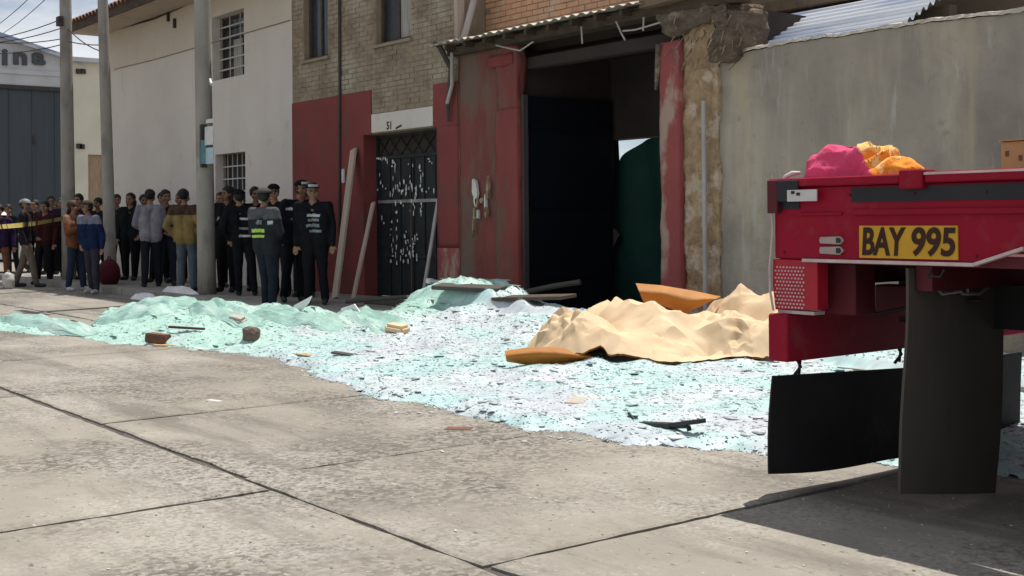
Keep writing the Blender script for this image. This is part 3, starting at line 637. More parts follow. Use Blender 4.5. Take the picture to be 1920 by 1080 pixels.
# ---------------- corrugated roof and brown house behind the cement wall
cr0, cr1 = atY(1412, 50, 11.6).x, atY(1785, 20, 12.3).x
cr = empty('corrugated_roof_shed', ((cr0+cr1)/2, 12, 0), 'low shed with pale blue-white corrugated metal roof showing above the cement wall', 'shed')
npn = 3; pw = (cr1 - cr0)/npn; nS = 90
for s in range(npn):
    V = []; 
    for i in range(nS + 1):
        t = i/nS; yy = 10.8 + 1.65*t; z = 3.08 + .86*t + .030*math.sin(t*2*math.pi*13) + .008*s
        V += [(cr0 + s*pw - .04, yy, z), (cr0 + (s+1)*pw + .02, yy, z + .01)]
    nv = len(V); V += [(x, y, z - .004) for x, y, z in V]
    F = [(2*i, 2*i+1, 2*i+3, 2*i+2) for i in range(nS)]; F += [tuple(reversed([j+nv for j in f])) for f in F]
    MB().add(V, F).build('roof_sheet', 'zinc', cr)
MB().box(cr0, cr1, 10.95, 11.1, 0, 3.0).build('wall', 'brownwall', cr); MB().box(cr0, cr1, 12.25, 12.4, 0, 3.7).build('wall', 'brownwall', cr)
bb = empty('brown_adobe_house', (-6, 13.2, 0), 'brown adobe house rising behind the corrugated shed roof', 'house')
rough_block('wall', 'brownwall', bb, fx(1290, 0, 13.0), 3, 13.0, 17, 0, 4.75, .05, 1.2, .35, 21)
MB().box(fx(1290, 0, 12.6), 3, 12.5, 12.7, 4.0, 4.16).build('timber_beam', 'beam', bb, bevel=.015)
MB().bar((fx(1393, 0, 11.0), 11.0, 3.0), (fx(1393, 0, 11.0), 11.0, 4.2), .07, .10).build('timber_post', 'darkwood', bb)
MB().box(fx(1380,50,11.2), fx(1408,50,11.2), 11.15, 11.2, 2.9, 3.75).build('dark_gap_panel', 'navysteel', bb)  # dark panel drawn in place of the shaded gap beside the shed roof

# ---------------- far end of the street: blue clad warehouse with lettering, cream house
FX = -46.6
def fy(x, y=300): return atX(x, y, FX)
far = empty('gabled_warehouse', (FX, 9, 0), 'blue-grey clad warehouse with white gable and dark lettering at the street end', 'warehouse')
yR = atX(132, 300, FX).y; ztop = atX(60, 163, FX).z
MB().box(FX - 12, FX, -6, yR, 0, ztop).build('wall', 'bluesteel', far)
y = -6.0
while y < yR - .1:
    MB().box(FX, FX + .03, y, y + .05, 0, ztop).build('cladding_rib', 'bluesteel', far); y += .82
pk = atX(0, 72, FX); pe = atX(118, 112, FX); slp = (pe.z - pk.z)/(pe.y - pk.y)
ypk = 3.5; zpk = pk.z + slp*(ypk - pk.y)
gab = MB().prism([(-6, ztop + .02), (yR, ztop + .02), (yR, pk.z + slp*(yR - pk.y)), (ypk, zpk), (-6, zpk + slp*(ypk + 6)*1.0)], FX - 12, FX + .08, 'x').build('gable', 'fascia', far)
MB().prism([(yR + .5, pk.z + slp*(yR + .5 - pk.y)), (ypk, zpk), (ypk, zpk + .16), (yR + .5, pk.z + slp*(yR + .5 - pk.y) + .16)], FX - 12.2, FX + .35, 'x').build('roof_edge', 'zinc', far)
for q in ((133, 141),): MB().box(FX + .08, FX + .14, -6, yR - .3, atX(60, q[1], FX).z, atX(60, q[0], FX).z).build('fascia_band', 'fascia', far)
MB().box(FX + .0, FX + .12, -6, yR, ztop - .12, ztop + .03).build('gutter', 'darkbar', far)
for ch, px, py, sz in (('i', 9, 108, .82), ('n', 38, 107, .84), ('a', 72, 107, .84)):
    p = atX(px, py, FX + .12); me = text_mesh(ch, sz, .03, .035, 0, 1.25); me.transform(Matrix.Rotation(math.pi/2, 4, 'X')); me.transform(Matrix.Rotation(math.pi/2, 4, 'Z'))
    o = link('letter', me, 'letters', far, p - far.location)
MB().box(FX + .03, FX + .06, atX(64, 260, FX).y - .06, atX(64, 260, FX).y + .06, atX(64, 270, FX).z, atX(64, 255, FX).z).build('vent', 'darkbar', far)
CX = -46.35; yh0, yh1 = yR + .03, 24.0
cz = atX(165, 118, CX).z
ch_ = empty('cream_house', (CX, yh0 + 3, 0), 'narrow cream house with brown door between the two far utility poles', 'house')
dd = (atX(166, 400, CX).y, atX(197, 400, CX).y, 0, atX(180, 290, CX).z)
MB().box(CX - 5.5, CX, yh0, dd[0], 0, cz).build('wall', 'cream', ch_); MB().box(CX - 5.5, CX, dd[1], yh1, 0, cz).build('wall', 'cream', ch_)
MB().box(CX - 5.5, CX, dd[0], dd[1], dd[3], cz).build('wall', 'cream', ch_); MB().box(CX - .2, CX - .12, dd[0], dd[1], 0, dd[3]).build('door', 'wood', ch_)
MB().box(CX - 6.2, CX + .3, yh0 - .1, yh1, cz, cz + .16).build('roof', 'fascia', ch_)
for px, py in ((147, 134), (155, 134), (148, 274), (153, 275)):
    p = atX(px, py, CX); MB().box(CX, CX + .08, p.y - .10, p.y + .10, p.z - .09, p.z + .09).build('wall_fixture', 'darkbar', ch_, bevel=.01)

# ================================================================== STREET FURNITURE
def pole(name, px, Y, lean, r0_, r1_, label, H=9.5):
    b = atY(px, 410, Y); o = empty(name, (b.x, Y, PZ), label, 'utility pole', 'utility poles on the pavement')
    lx = Vector((lean, 0, 0))
    pts = [Vector((b.x, Y, PZ)) + Vector((0, 0, H)) * t + lx * t for t in [i/12 for i in range(13)]]
    MB().tube(pts, [r0_ + (r1_ - r0_)*i/12 for i in range(13)], 16).build('shaft', 'concpole', o, smooth=True)
    MB().box(b.x + lean - .7, b.x + lean + .7, Y - .06, Y + .06, H - .5, H - .38).build('crossarm', 'darkwood', o)
    for k in (-.6, -.25, .25, .6): MB().lathe([(0, 0), (.05, .01), (.03, .05), (.05, .07), (.02, .13), (0, .13)], (b.x + lean + k, Y, H - .38), 'z', 10).build('insulator', 'pvc', o)
    return o, pts
p1, t1 = pole('utility_pole', 129, 8.75, -.15, .155, .11, 'straight concrete utility pole where the caution tape is tied')
p2, t2 = pole('utility_pole', 207, 8.85, -.55, .125, .09, 'slim leaning concrete utility pole at the corner of the white house')
p3, t3 = pole('utility_pole', 387, 8.65, -.20, .155, .115, 'concrete utility pole with conduit and notices in front of the white house')
b3 = t3[0]
def on3(z): return b3 + Vector((-.20, 0, 0)) * ((z - PZ)/9.5)
MB().tube([on3(z) + Vector((.11, -.12, 0)) for z in (2.6, 3.2, 4.2, 5.5, 7)], .022, 7).build('conduit', 'sticker', p3)
MB().tube([on3(z) + Vector((.13, -.10, 0)) for z in (.3, 1.2, 2.6)], .014, 6).build('conduit', 'darkbar', p3)
q = atY(396, 152, 8.5); MB().bar(q + Vector((-.05, 0, .03)), q + Vector((.05, -.02, -.06)), .03, .05).build('clamp', 'sticker', p3)
for (x0, x1, y0, y1, mt, dy) in ((372, 384, 262, 308, 'teal', -.155), (383, 397, 276, 308, 'paleblue', -.165), (381, 397, 236, 273, 'sticker', -.168), (383, 398, 222, 232, 'sticker', -.16)):
    a, b = atY(x0, y1, 8.65 + dy), atY(x1, y0, 8.65 + dy)
    mb = MB(); n = 5; V = []
    for j in range(n + 1):
        u = j/n; V += [(a.x + (b.x-a.x)*u, a.y + .03*(2*u-1)**2 - .004, a.z), (a.x + (b.x-a.x)*u, a.y + .03*(2*u-1)**2 + .003*math.sin(u*9), b.z)]
    nv = len(V); V += [(x, y + .006, z) for x, y, z in V]
    F = [(2*j, 2*j+2, 2*j+3, 2*j+1) for j in range(n)]; F += [tuple(reversed([i + nv for i in f])) for f in F]; F += [(2*j, nv+2*j, nv+2*j+2, 2*j+2) for j in range(n)] + [(2*j+1, 2*j+3, nv+2*j+3, nv+2*j+1) for j in range(n)]
    mb.add(V, F).build('notice', mt, p3)
MB().box(b3.x + .10, b3.x + .17, 8.5, 8.6, fz(396, 312, 8.5), fz(396, 230, 8.5)).build('notice_bracket', 'darkbar', p3)
p = atY(112, 40, 8.6); MB().obox(p, (.10, 0, .0), (0, .05, 0), (0, 0, .10)).build('pole_bracket', 'darkbar', p1)
# overhead wires
def wire(a, b, sag, label, r=.012, n=14):
    a, b = Vector(a), Vector(b); pts = [a.lerp(b, i/n) - Vector((0, 0, sag*4*(i/n)*(1 - i/n))) for i in range(n + 1)]
    tag(MB().tube(pts, r, 5).build('overhead_wire', 'cable'), label, 'wire', 'overhead wires in the sky')
wl = 'steep thin wire slanting down towards the gable of the blue-grey warehouse'
A1 = atY(121, 55, 8.75)
for dz, py in ((0, 55), (.25, 80), (.45, 84), (-.12, 88)):
    e = atX(-160, py - 20, -40); wire(A1 + Vector((0, 0, dz - .2)), (e.x, e.y, e.z), .35, 'thin overhead wire fanning out from the bracket of the straight pole')
for px, py in ((74, 0), (42, 0)):
    a = atY(px, py, 9.6); b = atX(px - 68, py + 62, -41.6); d = (a - b); wire(a + d*.8, b, .12, wl, .010)
wire(A1 + Vector((0, 0, .1)), t2[6], .1, 'short dark wire strung between the two far utility poles')
wire(atY(130, 78, 8.75), atY(196, 84, 8.85), .03, 'short dark wire strung between the two far utility poles')
# caution tape tied to the straight pole
ta = atY(128, 407, 8.58); tb2 = atY(-140, 424, 4.6); n = 26; V = []
for i in range(n + 1):
    t = i/n; p = ta.lerp(tb2, t) - Vector((0, 0, .10*4*t*(1-t))); tw = .5*math.sin(t*9)
    V += [p + Vector((0, math.sin(tw)*.035, math.cos(tw)*.045)), p - Vector((0, math.sin(tw)*.035, math.cos(tw)*.045))]
nv = len(V); V += [v + Vector((.002, .003, 0)) for v in V]
F = [(2*i, 2*i+1, 2*i+3, 2*i+2) for i in range(n)]; F += [tuple(reversed([j+nv for j in f])) for f in F]
tag(MB().add(V, F).build('caution_tape', 'tape'), 'yellow caution tape tied to the straight utility pole', 'tape')

# planks leaning on the brick house
def plank(a, b, wd, th, mat, label, name='leaning_plank'):
    a, b = Vector(a), Vector(b); c = (a + b)/2; me = MB(); l = (b - a).length
    n = 8; V = []
    for i in range(n + 1):
        z = -l/2 + l*i/n; j = .006*mnoise.noise((i*.9, wd*50, 0))
        V += [(-wd/2 + j, -th/2, z), (wd/2 + j, -th/2, z), (wd/2 + j*.5, th/2, z), (-wd/2 + j*.5, th/2, z)]
    F = [(4*i+k, 4*i+(k+1) % 4, 4*i+4+(k+1) % 4, 4*i+4+k) for i in range(n) for k in range(4)] + [(3,2,1,0), (4*n, 4*n+1, 4*n+2, 4*n+3)]
    o = link(name, me.add(V, F).mesh(name, .003), mat, None, c)
    d = (b - a).normalized(); yv = Vector((0, 1, 0)); xv = yv.cross(d).normalized(); yv = d.cross(xv)
    o.rotation_euler = Matrix((xv, yv, d)).transposed().to_euler(); return tag(o, label, 'plank')
def lean(pt, pb, yt, yb): 
    t = atY(*pt, yt); b = atY(*pb, yb); return (b.x, yb, PZ + .01), t
a, b = lean((663, 280), (628, 520), FD - .07, FD - .8); plank(a, b, .17, .04, 'palewood', 'wide pale plank leaning on the red wall beside the policeman')
a, b = lean((700, 380), (662, 555), FD - .05, FD - .7); plank(a, b, .10, .035, 'palewood', 'shorter pale plank leaning against the left jamb of the steel door')
a, b = lean((822, 372), (791, 550), FD + .10, FD - .35); plank(a, b, .06, .03, 'pvc', 'thin grey batten leaning against the right side of the steel door')
p = atY(642, 330, FD - .06); tag(MB().box(p.x - .04, p.x + .04, FD - .06, FD - .025, p.z - .12, p.z + .12).build('wall_meter', 'sticker', None, bevel=.01), 'small pale meter box fixed on the red wall above the wide plank', 'meter box')

# white car beyond the crowd
def car(loc, rz, label):
    root = empty('parked_car', loc, label, 'car', rz=rz)
    def B(mb, name, mat, par=root, **k): return link(name, mb.mesh(name, k.get('bevel', 0)), mat, par)
    prof = [(-2.2, .35), (-2.25, .75), (-2.1, 1.0), (-1.2, 1.08), (.9, 1.10), (2.1, .98), (2.25, .7), (2.2, .35)]
    B(MB().prism(prof, -.88, .88), 'body', 'carwhite', bevel=.05)
    B(MB().prism([(-2.0, 1.06), (-1.75, 1.66), (-1.5, 1.74), (.05, 1.74), (.3, 1.66), (1.0, 1.08)], -.78, .78), 'cabin', 'carwhite', bevel=.05)
    for s in (-1, 1):
        B(MB().prism([(-1.75, 1.12), (-1.58, 1.6), (-.75, 1.6), (-.75, 1.12)], s*.781, s*.79), 'window', 'glassdark'); B(MB().prism([(-.65, 1.12), (-.65, 1.6), (.12, 1.6), (.75, 1.12)], s*.781, s*.79), 'window', 'glassdark')
        B(MB().box(2.17, 2.26, s*.62 - .16, s*.62 + .16, .72, .88), 'headlight', 'lens', bevel=.02)
        for x in (-1.35, 1.4):
            wo = B(MB().lathe([(.2, -.11), (.32, -.10), (.34, -.05), (.34, .05), (.32, .10), (.2, .11)], (x, s*.82, .34), 'y', 20), 'wheel', 'tyre')
            B(MB().lathe([(0, s*.09), (.2, s*.09), (.21, s*.05)], (x, s*.82, .34), 'y', 20), 'rim', 'chrome', wo)
    B(MB().prism([(.16, 1.64), (.24, 1.66), (.98, 1.11), (.90, 1.09)], -.70, .70), 'windscreen', 'glassdark')
    B(MB().box(-.85, -.55, -.55, .55, 1.745, 1.84), 'roof_bar', 'sticker', bevel=.03)
p = atZ(-20, 508, 0); car((p.x, p.y, 0), R_(60), 'white parked car with a pale roof bar behind the caution tape')

# ================================================================== RED TRUCK (its side runs along X at Y = TY, rear end at X = TX)
TY = 4.67; TX = atY(1452, 420, TY).x
def tp(x, y, dy=0): return atY(x, y, TY - dy)
zt, zb = 1.52, tp(1640, 489).z
truck = empty('red_truck', (TX + 3.2, TY + 1.15, 0), 'red cargo truck with yellow painted plate and rubber mudflaps', 'truck')
TW = 2.3; BL = 5.2
xarch = tp(1828, 490).x; xarch2 = tp(1920, 470).x
side = MB().prism([(TX, zb), (xarch, zb), (xarch2, zb + .07), (xarch2 + .9, zb + .07), (xarch2 + 1.2, zb), (TX + BL, zb), (TX + BL, zt - .03), (TX, zt - .03)], TY, TY + .035)
sb = side.build('side_board', 'truckred', truck, bevel=.006)
# pressed ribs, dark band, rail
MB().box(tp(1502,400).x, tp(1580,400).x, TY - .010, TY + .002, tp(1540,404).z, tp(1540,398).z).build('pressed_rib', 'truckred', sb, bevel=.003)
MB().box(tp(1600,400).x, TX + BL - .1, TY - .012, TY + .002, tp(1700,403).z, tp(1700,391).z).build('pressed_rib', 'truckred', sb, bevel=.004)
MB().box(tp(1597,360).x, TX + BL - .06, TY - .006, TY + .001, tp(1700,377).z, tp(1700,349).z).build('black_band', 'stripe', sb)
MB().box(TX + .02, tp(1500,370).x, TY - .006, TY + .001, tp(1470,392).z, tp(1470,362).z).build('black_band', 'stripe', sb)
rail = MB().box(TX - .018, tp(1692,330).x, TY - .025, TY + .06, zt - .03, zt + .012).build('top_rail', 'truckred', truck, bevel=.006)
MB().box(tp(1740,330).x, TX + BL, TY - .03, TY + .06, zt - .03, zt + .018).build('top_rail', 'truckred', truck, bevel=.006)
MB().box(tp(1694,330).x, tp(1738,330).x, TY - .04, TY + .07, zt - .055, zt + .030).build('rail_hinge', 'truckred', truck, bevel=.006)
MB().box(tp(1740,330).x, TX + BL - .3, TY - .032, TY - .022, zt + .004, zt + .014).build('rail_edge', 'edge', truck)
MB().box(TX - .015, tp(1504,360).x, TY - .032, TY - .024, zt - .10, zt + .002).build('corner_bracket', 'stripe', truck, bevel=.003)
MB().box(TX - .018, TX + .045, TY - .034, TY + .05, zt - .155, zt + .006).build('corner_bracket', 'truckdark', truck, bevel=.004)
a, b = tp(1486, 378), tp(1541, 355); st = MB().box(a.x, b.x, TY - .040, TY - .033, a.z, b.z).build('sticker', 'sticker', truck)
for (u, v) in ((1497, 361), (1507, 364)):
    q = tp(u, v); MB().box(q.x - .010, q.x + .010, TY - .043, TY - .0405, q.z - .007, q.z + .007).build('sticker_mark', 'ink', st)
MB().box(tp(1506,487).x, xarch, TY - .012, TY + .036, zb - .014, zb + .002).build('edge_strip', 'edge', truck, bevel=.002)
MB().bar((xarch, TY + .01, zb - .004), (xarch2, TY + .01, zb + .066), .04, .014).build('edge_strip', 'edge', truck)
pe = [tp(1450, 396), tp(1452, 430), tp(1449, 470), tp(1446, 500), tp(1447, 545), tp(1453, 582)]
MB().tube([Vector((p.x, TY - .012, p.z)) for p in pe], .006, 6).build('edge_strip', 'edge', truck)  # pale strip painted in for sunlight along the rear corner
for yy in (450, 469):
    a, b = tp(1541, yy + 8), tp(1584, yy - 7); lz = (a.z + b.z)/2; h = (b.z - a.z)/2
    lm = MB().prism([(a.x, lz - h*.8), (b.x - h, lz - h), (b.x, lz), (b.x - h, lz + h), (a.x, lz + h*.8), (a.x - .006, lz)], TY - .016, TY + .002).build('marker_light', 'lens', truck, bevel=.003)
    MB().prism([(b.x - .035, lz - h*.6), (b.x - .015, lz - h*.6), (b.x - .008, lz), (b.x - .015, lz + h*.6), (b.x - .035, lz + h*.6)], TY - .020, TY - .016).build('bulb', 'blacktrim', lm)
for i in range(14):
    for (zz_, rr) in ((zb + .03, .007), (zt - .075, .006)):
        bxx = TX + .06 + i*.34 + (.05 if zz_ > 1.3 else 0)
        if zz_ < 1.3 and tp(1600, 450).x < bxx < tp(1805, 450).x: continue
        MB().lathe([(0, -.006), (rr*.7, -.006), (rr, -.002), (rr, .002)], (bxx, TY - (.001 if zz_ < 1.3 else .0065), zz_), 'y', 8).build('bolt', 'truckdark', sb)
for k in range(3):
    hx = TX + .9 + k*1.3; MB().tube([(hx - .03, TY - .004, zb - .03), (hx - .03, TY - .03, zb - .06), (hx + .03, TY - .03, zb - .06), (hx + .03, TY - .004, zb - .03)], .006, 6).build('rope_hook', 'black', sb)
MB().tube([(TX + .25, TY + .3, zb - .16), (TX + .35, TY + .32, zb - .27), (TX + .55, TY + .4, zb - .22), (TX + .8, TY + .5, zb - .19)], .010, 6).build('cable', 'black', truck)
# painted plate
a, b = tp(1613, 483), tp(1797, 423); pl = MB().box(a.x, b.x, TY - .007, TY + .001, a.z, b.z).build('number_plate', 'plate', truck)
for body, px, wpx in (('BAY', 1659, 82), ('995', 1752, 82)):
    me = text_mesh(body, .158, .0015, .0042, .10, .78); me.transform(Matrix.Rotation(math.pi/2, 4, 'X'))
    vv = np.array([v.co[:] for v in me.vertices]); w0 = vv[:,0].max() - vv[:,0].min(); w1 = tp(px + wpx/2, 453).x - tp(px - wpx/2, 453).x
    h0 = vv[:,2].max() - vv[:,2].min(); h1 = tp(1700, 426).z - tp(1700, 480).z
    me.transform(Matrix.Diagonal((w1/w0, 1, h1/h0, 1))); vv = np.array([v.co[:] for v in me.vertices]); c0 = (vv.max(0) + vv.min(0))/2; me.transform(Matrix.Translation(-Vector(c0)))
    q = tp(px, 453); link('plate_text', me, 'ink', pl, Vector((q.x, TY - .0095, (tp(1700,426).z + tp(1700,480).z)/2)) - truck.location)
# red perforated lamp guard under the corner
ga, gb = tp(1449, 580), tp(1531, 488)
gd = MB().prism([(ga.x + .012, ga.z), (gb.x, ga.z + .01), (gb.x, gb.z), (ga.x, gb.z), (ga.x - .004, (ga.z+gb.z)/2)], TY + .004, TY + .085).build('lamp_guard', 'redlens', truck, bevel=.002)
hole = MB().lathe([(0, 0), (.0052, 0), (.0052, .004), (0, .004)], (0,0,0), 'y', 6).mesh('guard_hole'); hole.materials.append(G['edge'])
for i in range(9):
    for j in range(12):
        xx = ga.x + .018 + i*.020 + (.010 if j % 2 else 0); z = ga.z + .015 + j*.0175
        if xx < gb.x - .01 and z < gb.z - .01: link('guard_hole', hole, None, gd, Vector((xx, TY + .0005, z)) - truck.location)
# bed floor, far side board, tailgate, head board
MB().box(TX, TX + BL, TY + .036, TY + TW - .036, zb - .02, zb + .03).build('bed_floor', 'truckdark', truck)
MB().box(TX, TX + BL, TY + TW - .035, TY + TW, zb, zt - .0).build('side_board', 'truckred', truck, bevel=.006)
MB().box(TX - .035, TX - .002, TY + .04, TY + TW - .04, zb, zt - .03).build('tailgate', 'truckred', truck, bevel=.006)
MB().box(TX + BL, TX + BL + .05, TY, TY + TW, zb, zt + .5).build('head_board', 'truckred', truck, bevel=.006)
for i in range(9): MB().box(TX + .15 + i*.6, TX + .23 + i*.6, TY + .06, TY + TW - .06, zb - .13, zb - .022).build('cross_member', 'truckdark', truck)
for yy in (TY + .72, TY + 1.5): MB().box(TX + .2, TX + BL + 1.6, yy, yy + .08, zb - .34, zb - .131).build('chassis_rail', 'black', truck)
# parts hanging at the rear corner
a, b = tp(1538, 588, -.14), tp(1603, 490, -.14); MB().box(a.x, b.x, TY + .14, TY + .30, a.z, zb - .022).build('rear_bracket', 'truckdark', truck, bevel=.006)
a, b = tp(1640, 590, -.5), tp(1700, 500, -.5); MB().box(a.x, b.x + .1, TY + .5, TY + .62, a.z, zb - .14).build('rear_bracket', 'truckdark', truck, bevel=.006)
bq = Vector((TX + .02, TY, 0)); z1 = .875; z0 = .645
bp = MB().box(TX - .04, TX + .08, TY - .01, TY + TW, z0, z1).build('rear_bumper', 'truckred', truck, bevel=.008)
MB().box(TX + .0, TX + .22, TY + .02, TY + .10, z1 + .004, z1 + .02).build('lamp_tray', 'edge', truck)
MB().box(TX + .03, TX + .10, TY + .02, TY + .09, z1 + .021, z1 + .05).build('lamp_bolt', 'black', truck, bevel=.005)
# long black rubber flap across the rear, hung on hooks
n, mrow = 20, 8; V = []
for k in range(mrow + 1):
    for i in range(n + 1):
        u, v = i/n, k/mrow; V.append((TX + .0 + .02*math.sin(u*5)*v - .012*v - .015*v*v*math.cos(u*9), TY - .03 - .02*math.sin(v*3.0)*(1-u) + (TW - .05)*u, .575 - .05*min(1,u*2) - v*(.50 + .012*math.sin(u*11) - .02*(1-u))))
F = [(k*(n+1)+i, k*(n+1)+i+1, (k+1)*(n+1)+i+1, (k+1)*(n+1)+i) for k in range(mrow) for i in range(n)]; nv = len(V)
V2 = [(x + .010, y, z) for x, y, z in V]
rim = list(range(n+1)) + [k*(n+1)+n for k in range(1, mrow+1)] + [mrow*(n+1)+i for i in range(n-1, -1, -1)] + [k*(n+1) for k in range(mrow-1, 0, -1)]
F += [tuple(reversed([j+nv for j in f])) for f in F] + [(rim[i], nv+rim[i], nv+rim[(i+1) % len(rim)], rim[(i+1) % len(rim)]) for i in range(len(rim))]
fl = MB().add(V, F if False else F) if False else MB()
fl.add(V + V2, F); fo = fl.build('rear_flap', 'black', truck, smooth=False)
for yy in (TY + .12, TY + .95, TY + 1.75):
    MB().tube([(TX + .03, yy, z0 + .01), (TX + .045, yy + .012, z0 - .035), (TX + .01, yy, .56)], .009, 6).build('flap_hook', 'black', fo); MB().tube([(TX + .03, yy + .03, z0 + .01), (TX + .02, yy + .03, .565)], .008, 6).build('flap_hook', 'black', fo)
# dusty grey mudflap behind the wheel
gx = atY(1700, 700, TY).x; n, mrow = 12, 14; V = []; W_ = .80
for k in range(mrow + 1):
    for i in range(n + 1):
        u, v = i/n, k/mrow; V.append((gx - .02*v + .012*math.sin(u*math.pi)*v**2 - .025*v*v + .006*math.sin(v*7 + u*3), TY + .02 - .015*v + W_*u*(1 - .03*v), zb - .03 - v*(1.0 + .11*u*v)))
F = [(k*(n+1)+i, k*(n+1)+i+1, (k+1)*(n+1)+i+1, (k+1)*(n+1)+i) for k in range(mrow) for i in range(n)]; nv = len(V)
rim = list(range(n+1)) + [k*(n+1)+n for k in range(1, mrow+1)] + [mrow*(n+1)+i for i in range(n-1, -1, -1)] + [k*(n+1) for k in range(mrow-1, 0, -1)]
F += [tuple(reversed([j+nv for j in f])) for f in F] + [(rim[i], nv+rim[i], nv+rim[(i+1) % len(rim)], rim[(i+1) % len(rim)]) for i in range(len(rim))]
mf = MB().add(V + [(x - .014, y, z) for x, y, z in V], F).build('mudflap', 'greyrub', truck, smooth=False)
def lp(x, y): p = atX(x, y, gx + .04); return p
MB().tube([lp(1757,503), lp(1756,540), lp(1766,551), lp(1800,546), lp(1806,551), lp(1836,551), lp(1850,540), lp(1842,532)], .008, 6).build('latch', 'chrome', mf)
MB().tube([lp(1760,545), lp(1790,535), lp(1832,536)], .006, 6).build('latch', 'chrome', mf)
MB().tube([lp(1812,500), lp(1814,552)], .007, 6).build('latch', 'chrome', mf)
# rear wheels (dual), axle
wc = Vector((xarch2 + .50, TY + .18, .50))
def wheel(c, R=.5):
    prof = [(.28, -.12), (.40, -.135), (R-.03, -.125), (R, -.10), (R, .10), (R-.03, .125), (.40, .135), (.28, .12)]
    o = MB().lathe(prof, c, 'y', 36).build('wheel', 'tyre', truck, smooth=True)
    lug = MB()
    for k in range(36):
        a = 2*math.pi*k/36
        for s in (-1, 1): 
            ca, sa = math.cos(a + s*.03), math.sin(a + s*.03); lug.obox(c + Vector((ca*(R+.006), s*.065, sa*(R+.006))), (ca*.010, 0, sa*.010), (0, .05, 0), (-sa*.026, s*.01, ca*.026))
    lug.build('tread', 'tyre', o); MB().lathe([(0, -.06), (.12, -.06), (.16, -.02), (.27, -.03), (.285, -.12)], c, 'y', 24).build('rim', 'truckdark', o, smooth=True)
for dx in (0, 3.4):
    for dy in ((0, .29, 1.66, 1.94) if dx == 0 else (0, 1.94)): wheel(wc + Vector((dx, dy, 0)))
MB().tube([wc, wc + Vector((0, 1.94, 0))], .07, 10).build('axle', 'black', truck)
# cab
c0 = TX + BL + .15
cab = MB().prism([(c0, .75), (c0 + 1.75, .75), (c0 + 1.85, 1.2), (c0 + 1.65, 1.35), (c0 + 1.35, 2.25), (c0 + .1, 2.3), (c0, 2.2)], TY + .08, TY + TW - .08).build('cab', 'truckred', truck, bevel=.05)
MB().prism([(c0 + 1.69, 1.37), (c0 + 1.66, 1.36), (c0 + 1.37, 2.18), (c0 + 1.40, 2.19)], TY + .25, TY + TW - .25).build('windscreen', 'glassdark', cab)
for yy in (TY + .07, TY + TW - .078): MB().prism([(c0 + .45, 1.4), (c0 + 1.52, 1.4), (c0 + 1.25, 2.12), (c0 + .45, 2.12)], yy, yy + .008).build('window', 'glassdark', cab)

# pink and orange bundle on the bed, cardboard box
def bundle():
    nu, nv_ = 110, 48; V = []; cx, cy_, z0b = tp(1583, 330).x, TY + .20, zb + .03
    x0b, x1b = TX - .09, tp(1762, 330, -.2).x
    for j in range(nv_ + 1):
        for i in range(nu):
            a = 2*math.pi*i/nu; e = math.pi/2*j/nv_; cx_, sx_ = math.cos(a), math.sin(a)
            px = (x0b + x1b)/2 + (x1b - x0b)/2*math.copysign(abs(cx_)**.8, cx_)*max(0,math.cos(e))**.5; py = cy_ + .19*sx_*max(0,math.cos(e))**.7
            u = (px - x0b)/(x1b - x0b)
            prof = np.interp(u, [0, .05, .13, .25, .5, .65, .85, 1], [.40, .43, .50, .505, .545, .525, .45, .38])
            z = z0b + (prof - .02)*max(0,math.sin(e))**.75 
            q = Vector((px*6, py*6, z*6)); d = .03*mnoise.noise(q*.6) - .12*abs(mnoise.noise(Vector((px*5.5 + z*4, py*3, z*2.2 - px*2))))*(1.0 if u < .62 else .55) - .06*abs(mnoise.noise(Vector((px*12 - z*9, py*5, z*6)))) + .03
            V.append((max((TX - .045 if z + d*.8 > zt + .03 else TX + .015) + .02*abs(mnoise.noise(q)), px + d*cx_), max(TY + .05, py + d*sx_), z + d*.8))
    F = [(j*nu+i, j*nu+(i+1) % nu, (j+1)*nu+(i+1) % nu, (j+1)*nu+i) for j in range(nv_) for i in range(nu)]
    mb = MB().add(V, F + [tuple(range(nu))[::-1]]); root = empty('cloth_bundle', ((x0b+x1b)/2 , cy_, z0b), 'crumpled pink and orange patterned cloth bundle on the truck bed', 'bundle')
    me = mb.mesh('cloth_body', 0, root.location, True); me.materials.append(G['pink']); me.materials.append(G['orangecloth'])
    for p in me.polygons:
        ux = toPx(p.center + root.location)[0]; uy = toPx(p.center + root.location)[1]; p.material_index = 1 if ux + 14*mnoise.noise(p.center*9) > 1614 + .5*(uy - 290) else 0
    link('cloth_body', me, None, root)
    A = tp(1500, 300, -.10); pts = [tp(1466, 341, -.05), tp(1474, 331, -.05), tp(1486, 325, -.06), tp(1500, 324, -.09)]
    MB().tube(pts, [.008, .012, .013, .008], 8).build('cloth_tie', 'sticker', root, smooth=True)
bundle()
a, b = tp(1877, 322, -.5), tp(1877, 266, -.5)
cb = empty('cardboard_box', (a.x + .22, TY + .68, zb + .03), 'brown cardboard box standing on the truck bed', 'box')
MB().box(a.x, a.x + .45, TY + .5, TY + .86, zb + .031, b.z).build('carton', 'card', cb, bevel=.004)
MB().box(a.x - .006, a.x + .456, TY + .49, TY + .67, b.z + .002, b.z + .007).build('flap', 'card', cb); MB().box(a.x - .006, a.x + .456, TY + .69, TY + .87, b.z + .002, b.z + .009).build('flap', 'card', cb)
for px, py in ((1888, 288), (1913, 296)):
    q = atY(px, py, TY + .498); MB().box(q.x - .008, q.x + .008, TY + .4965, TY + .4995, q.z - .012, q.z + .012).build('print_mark', 'brownblock', cb)

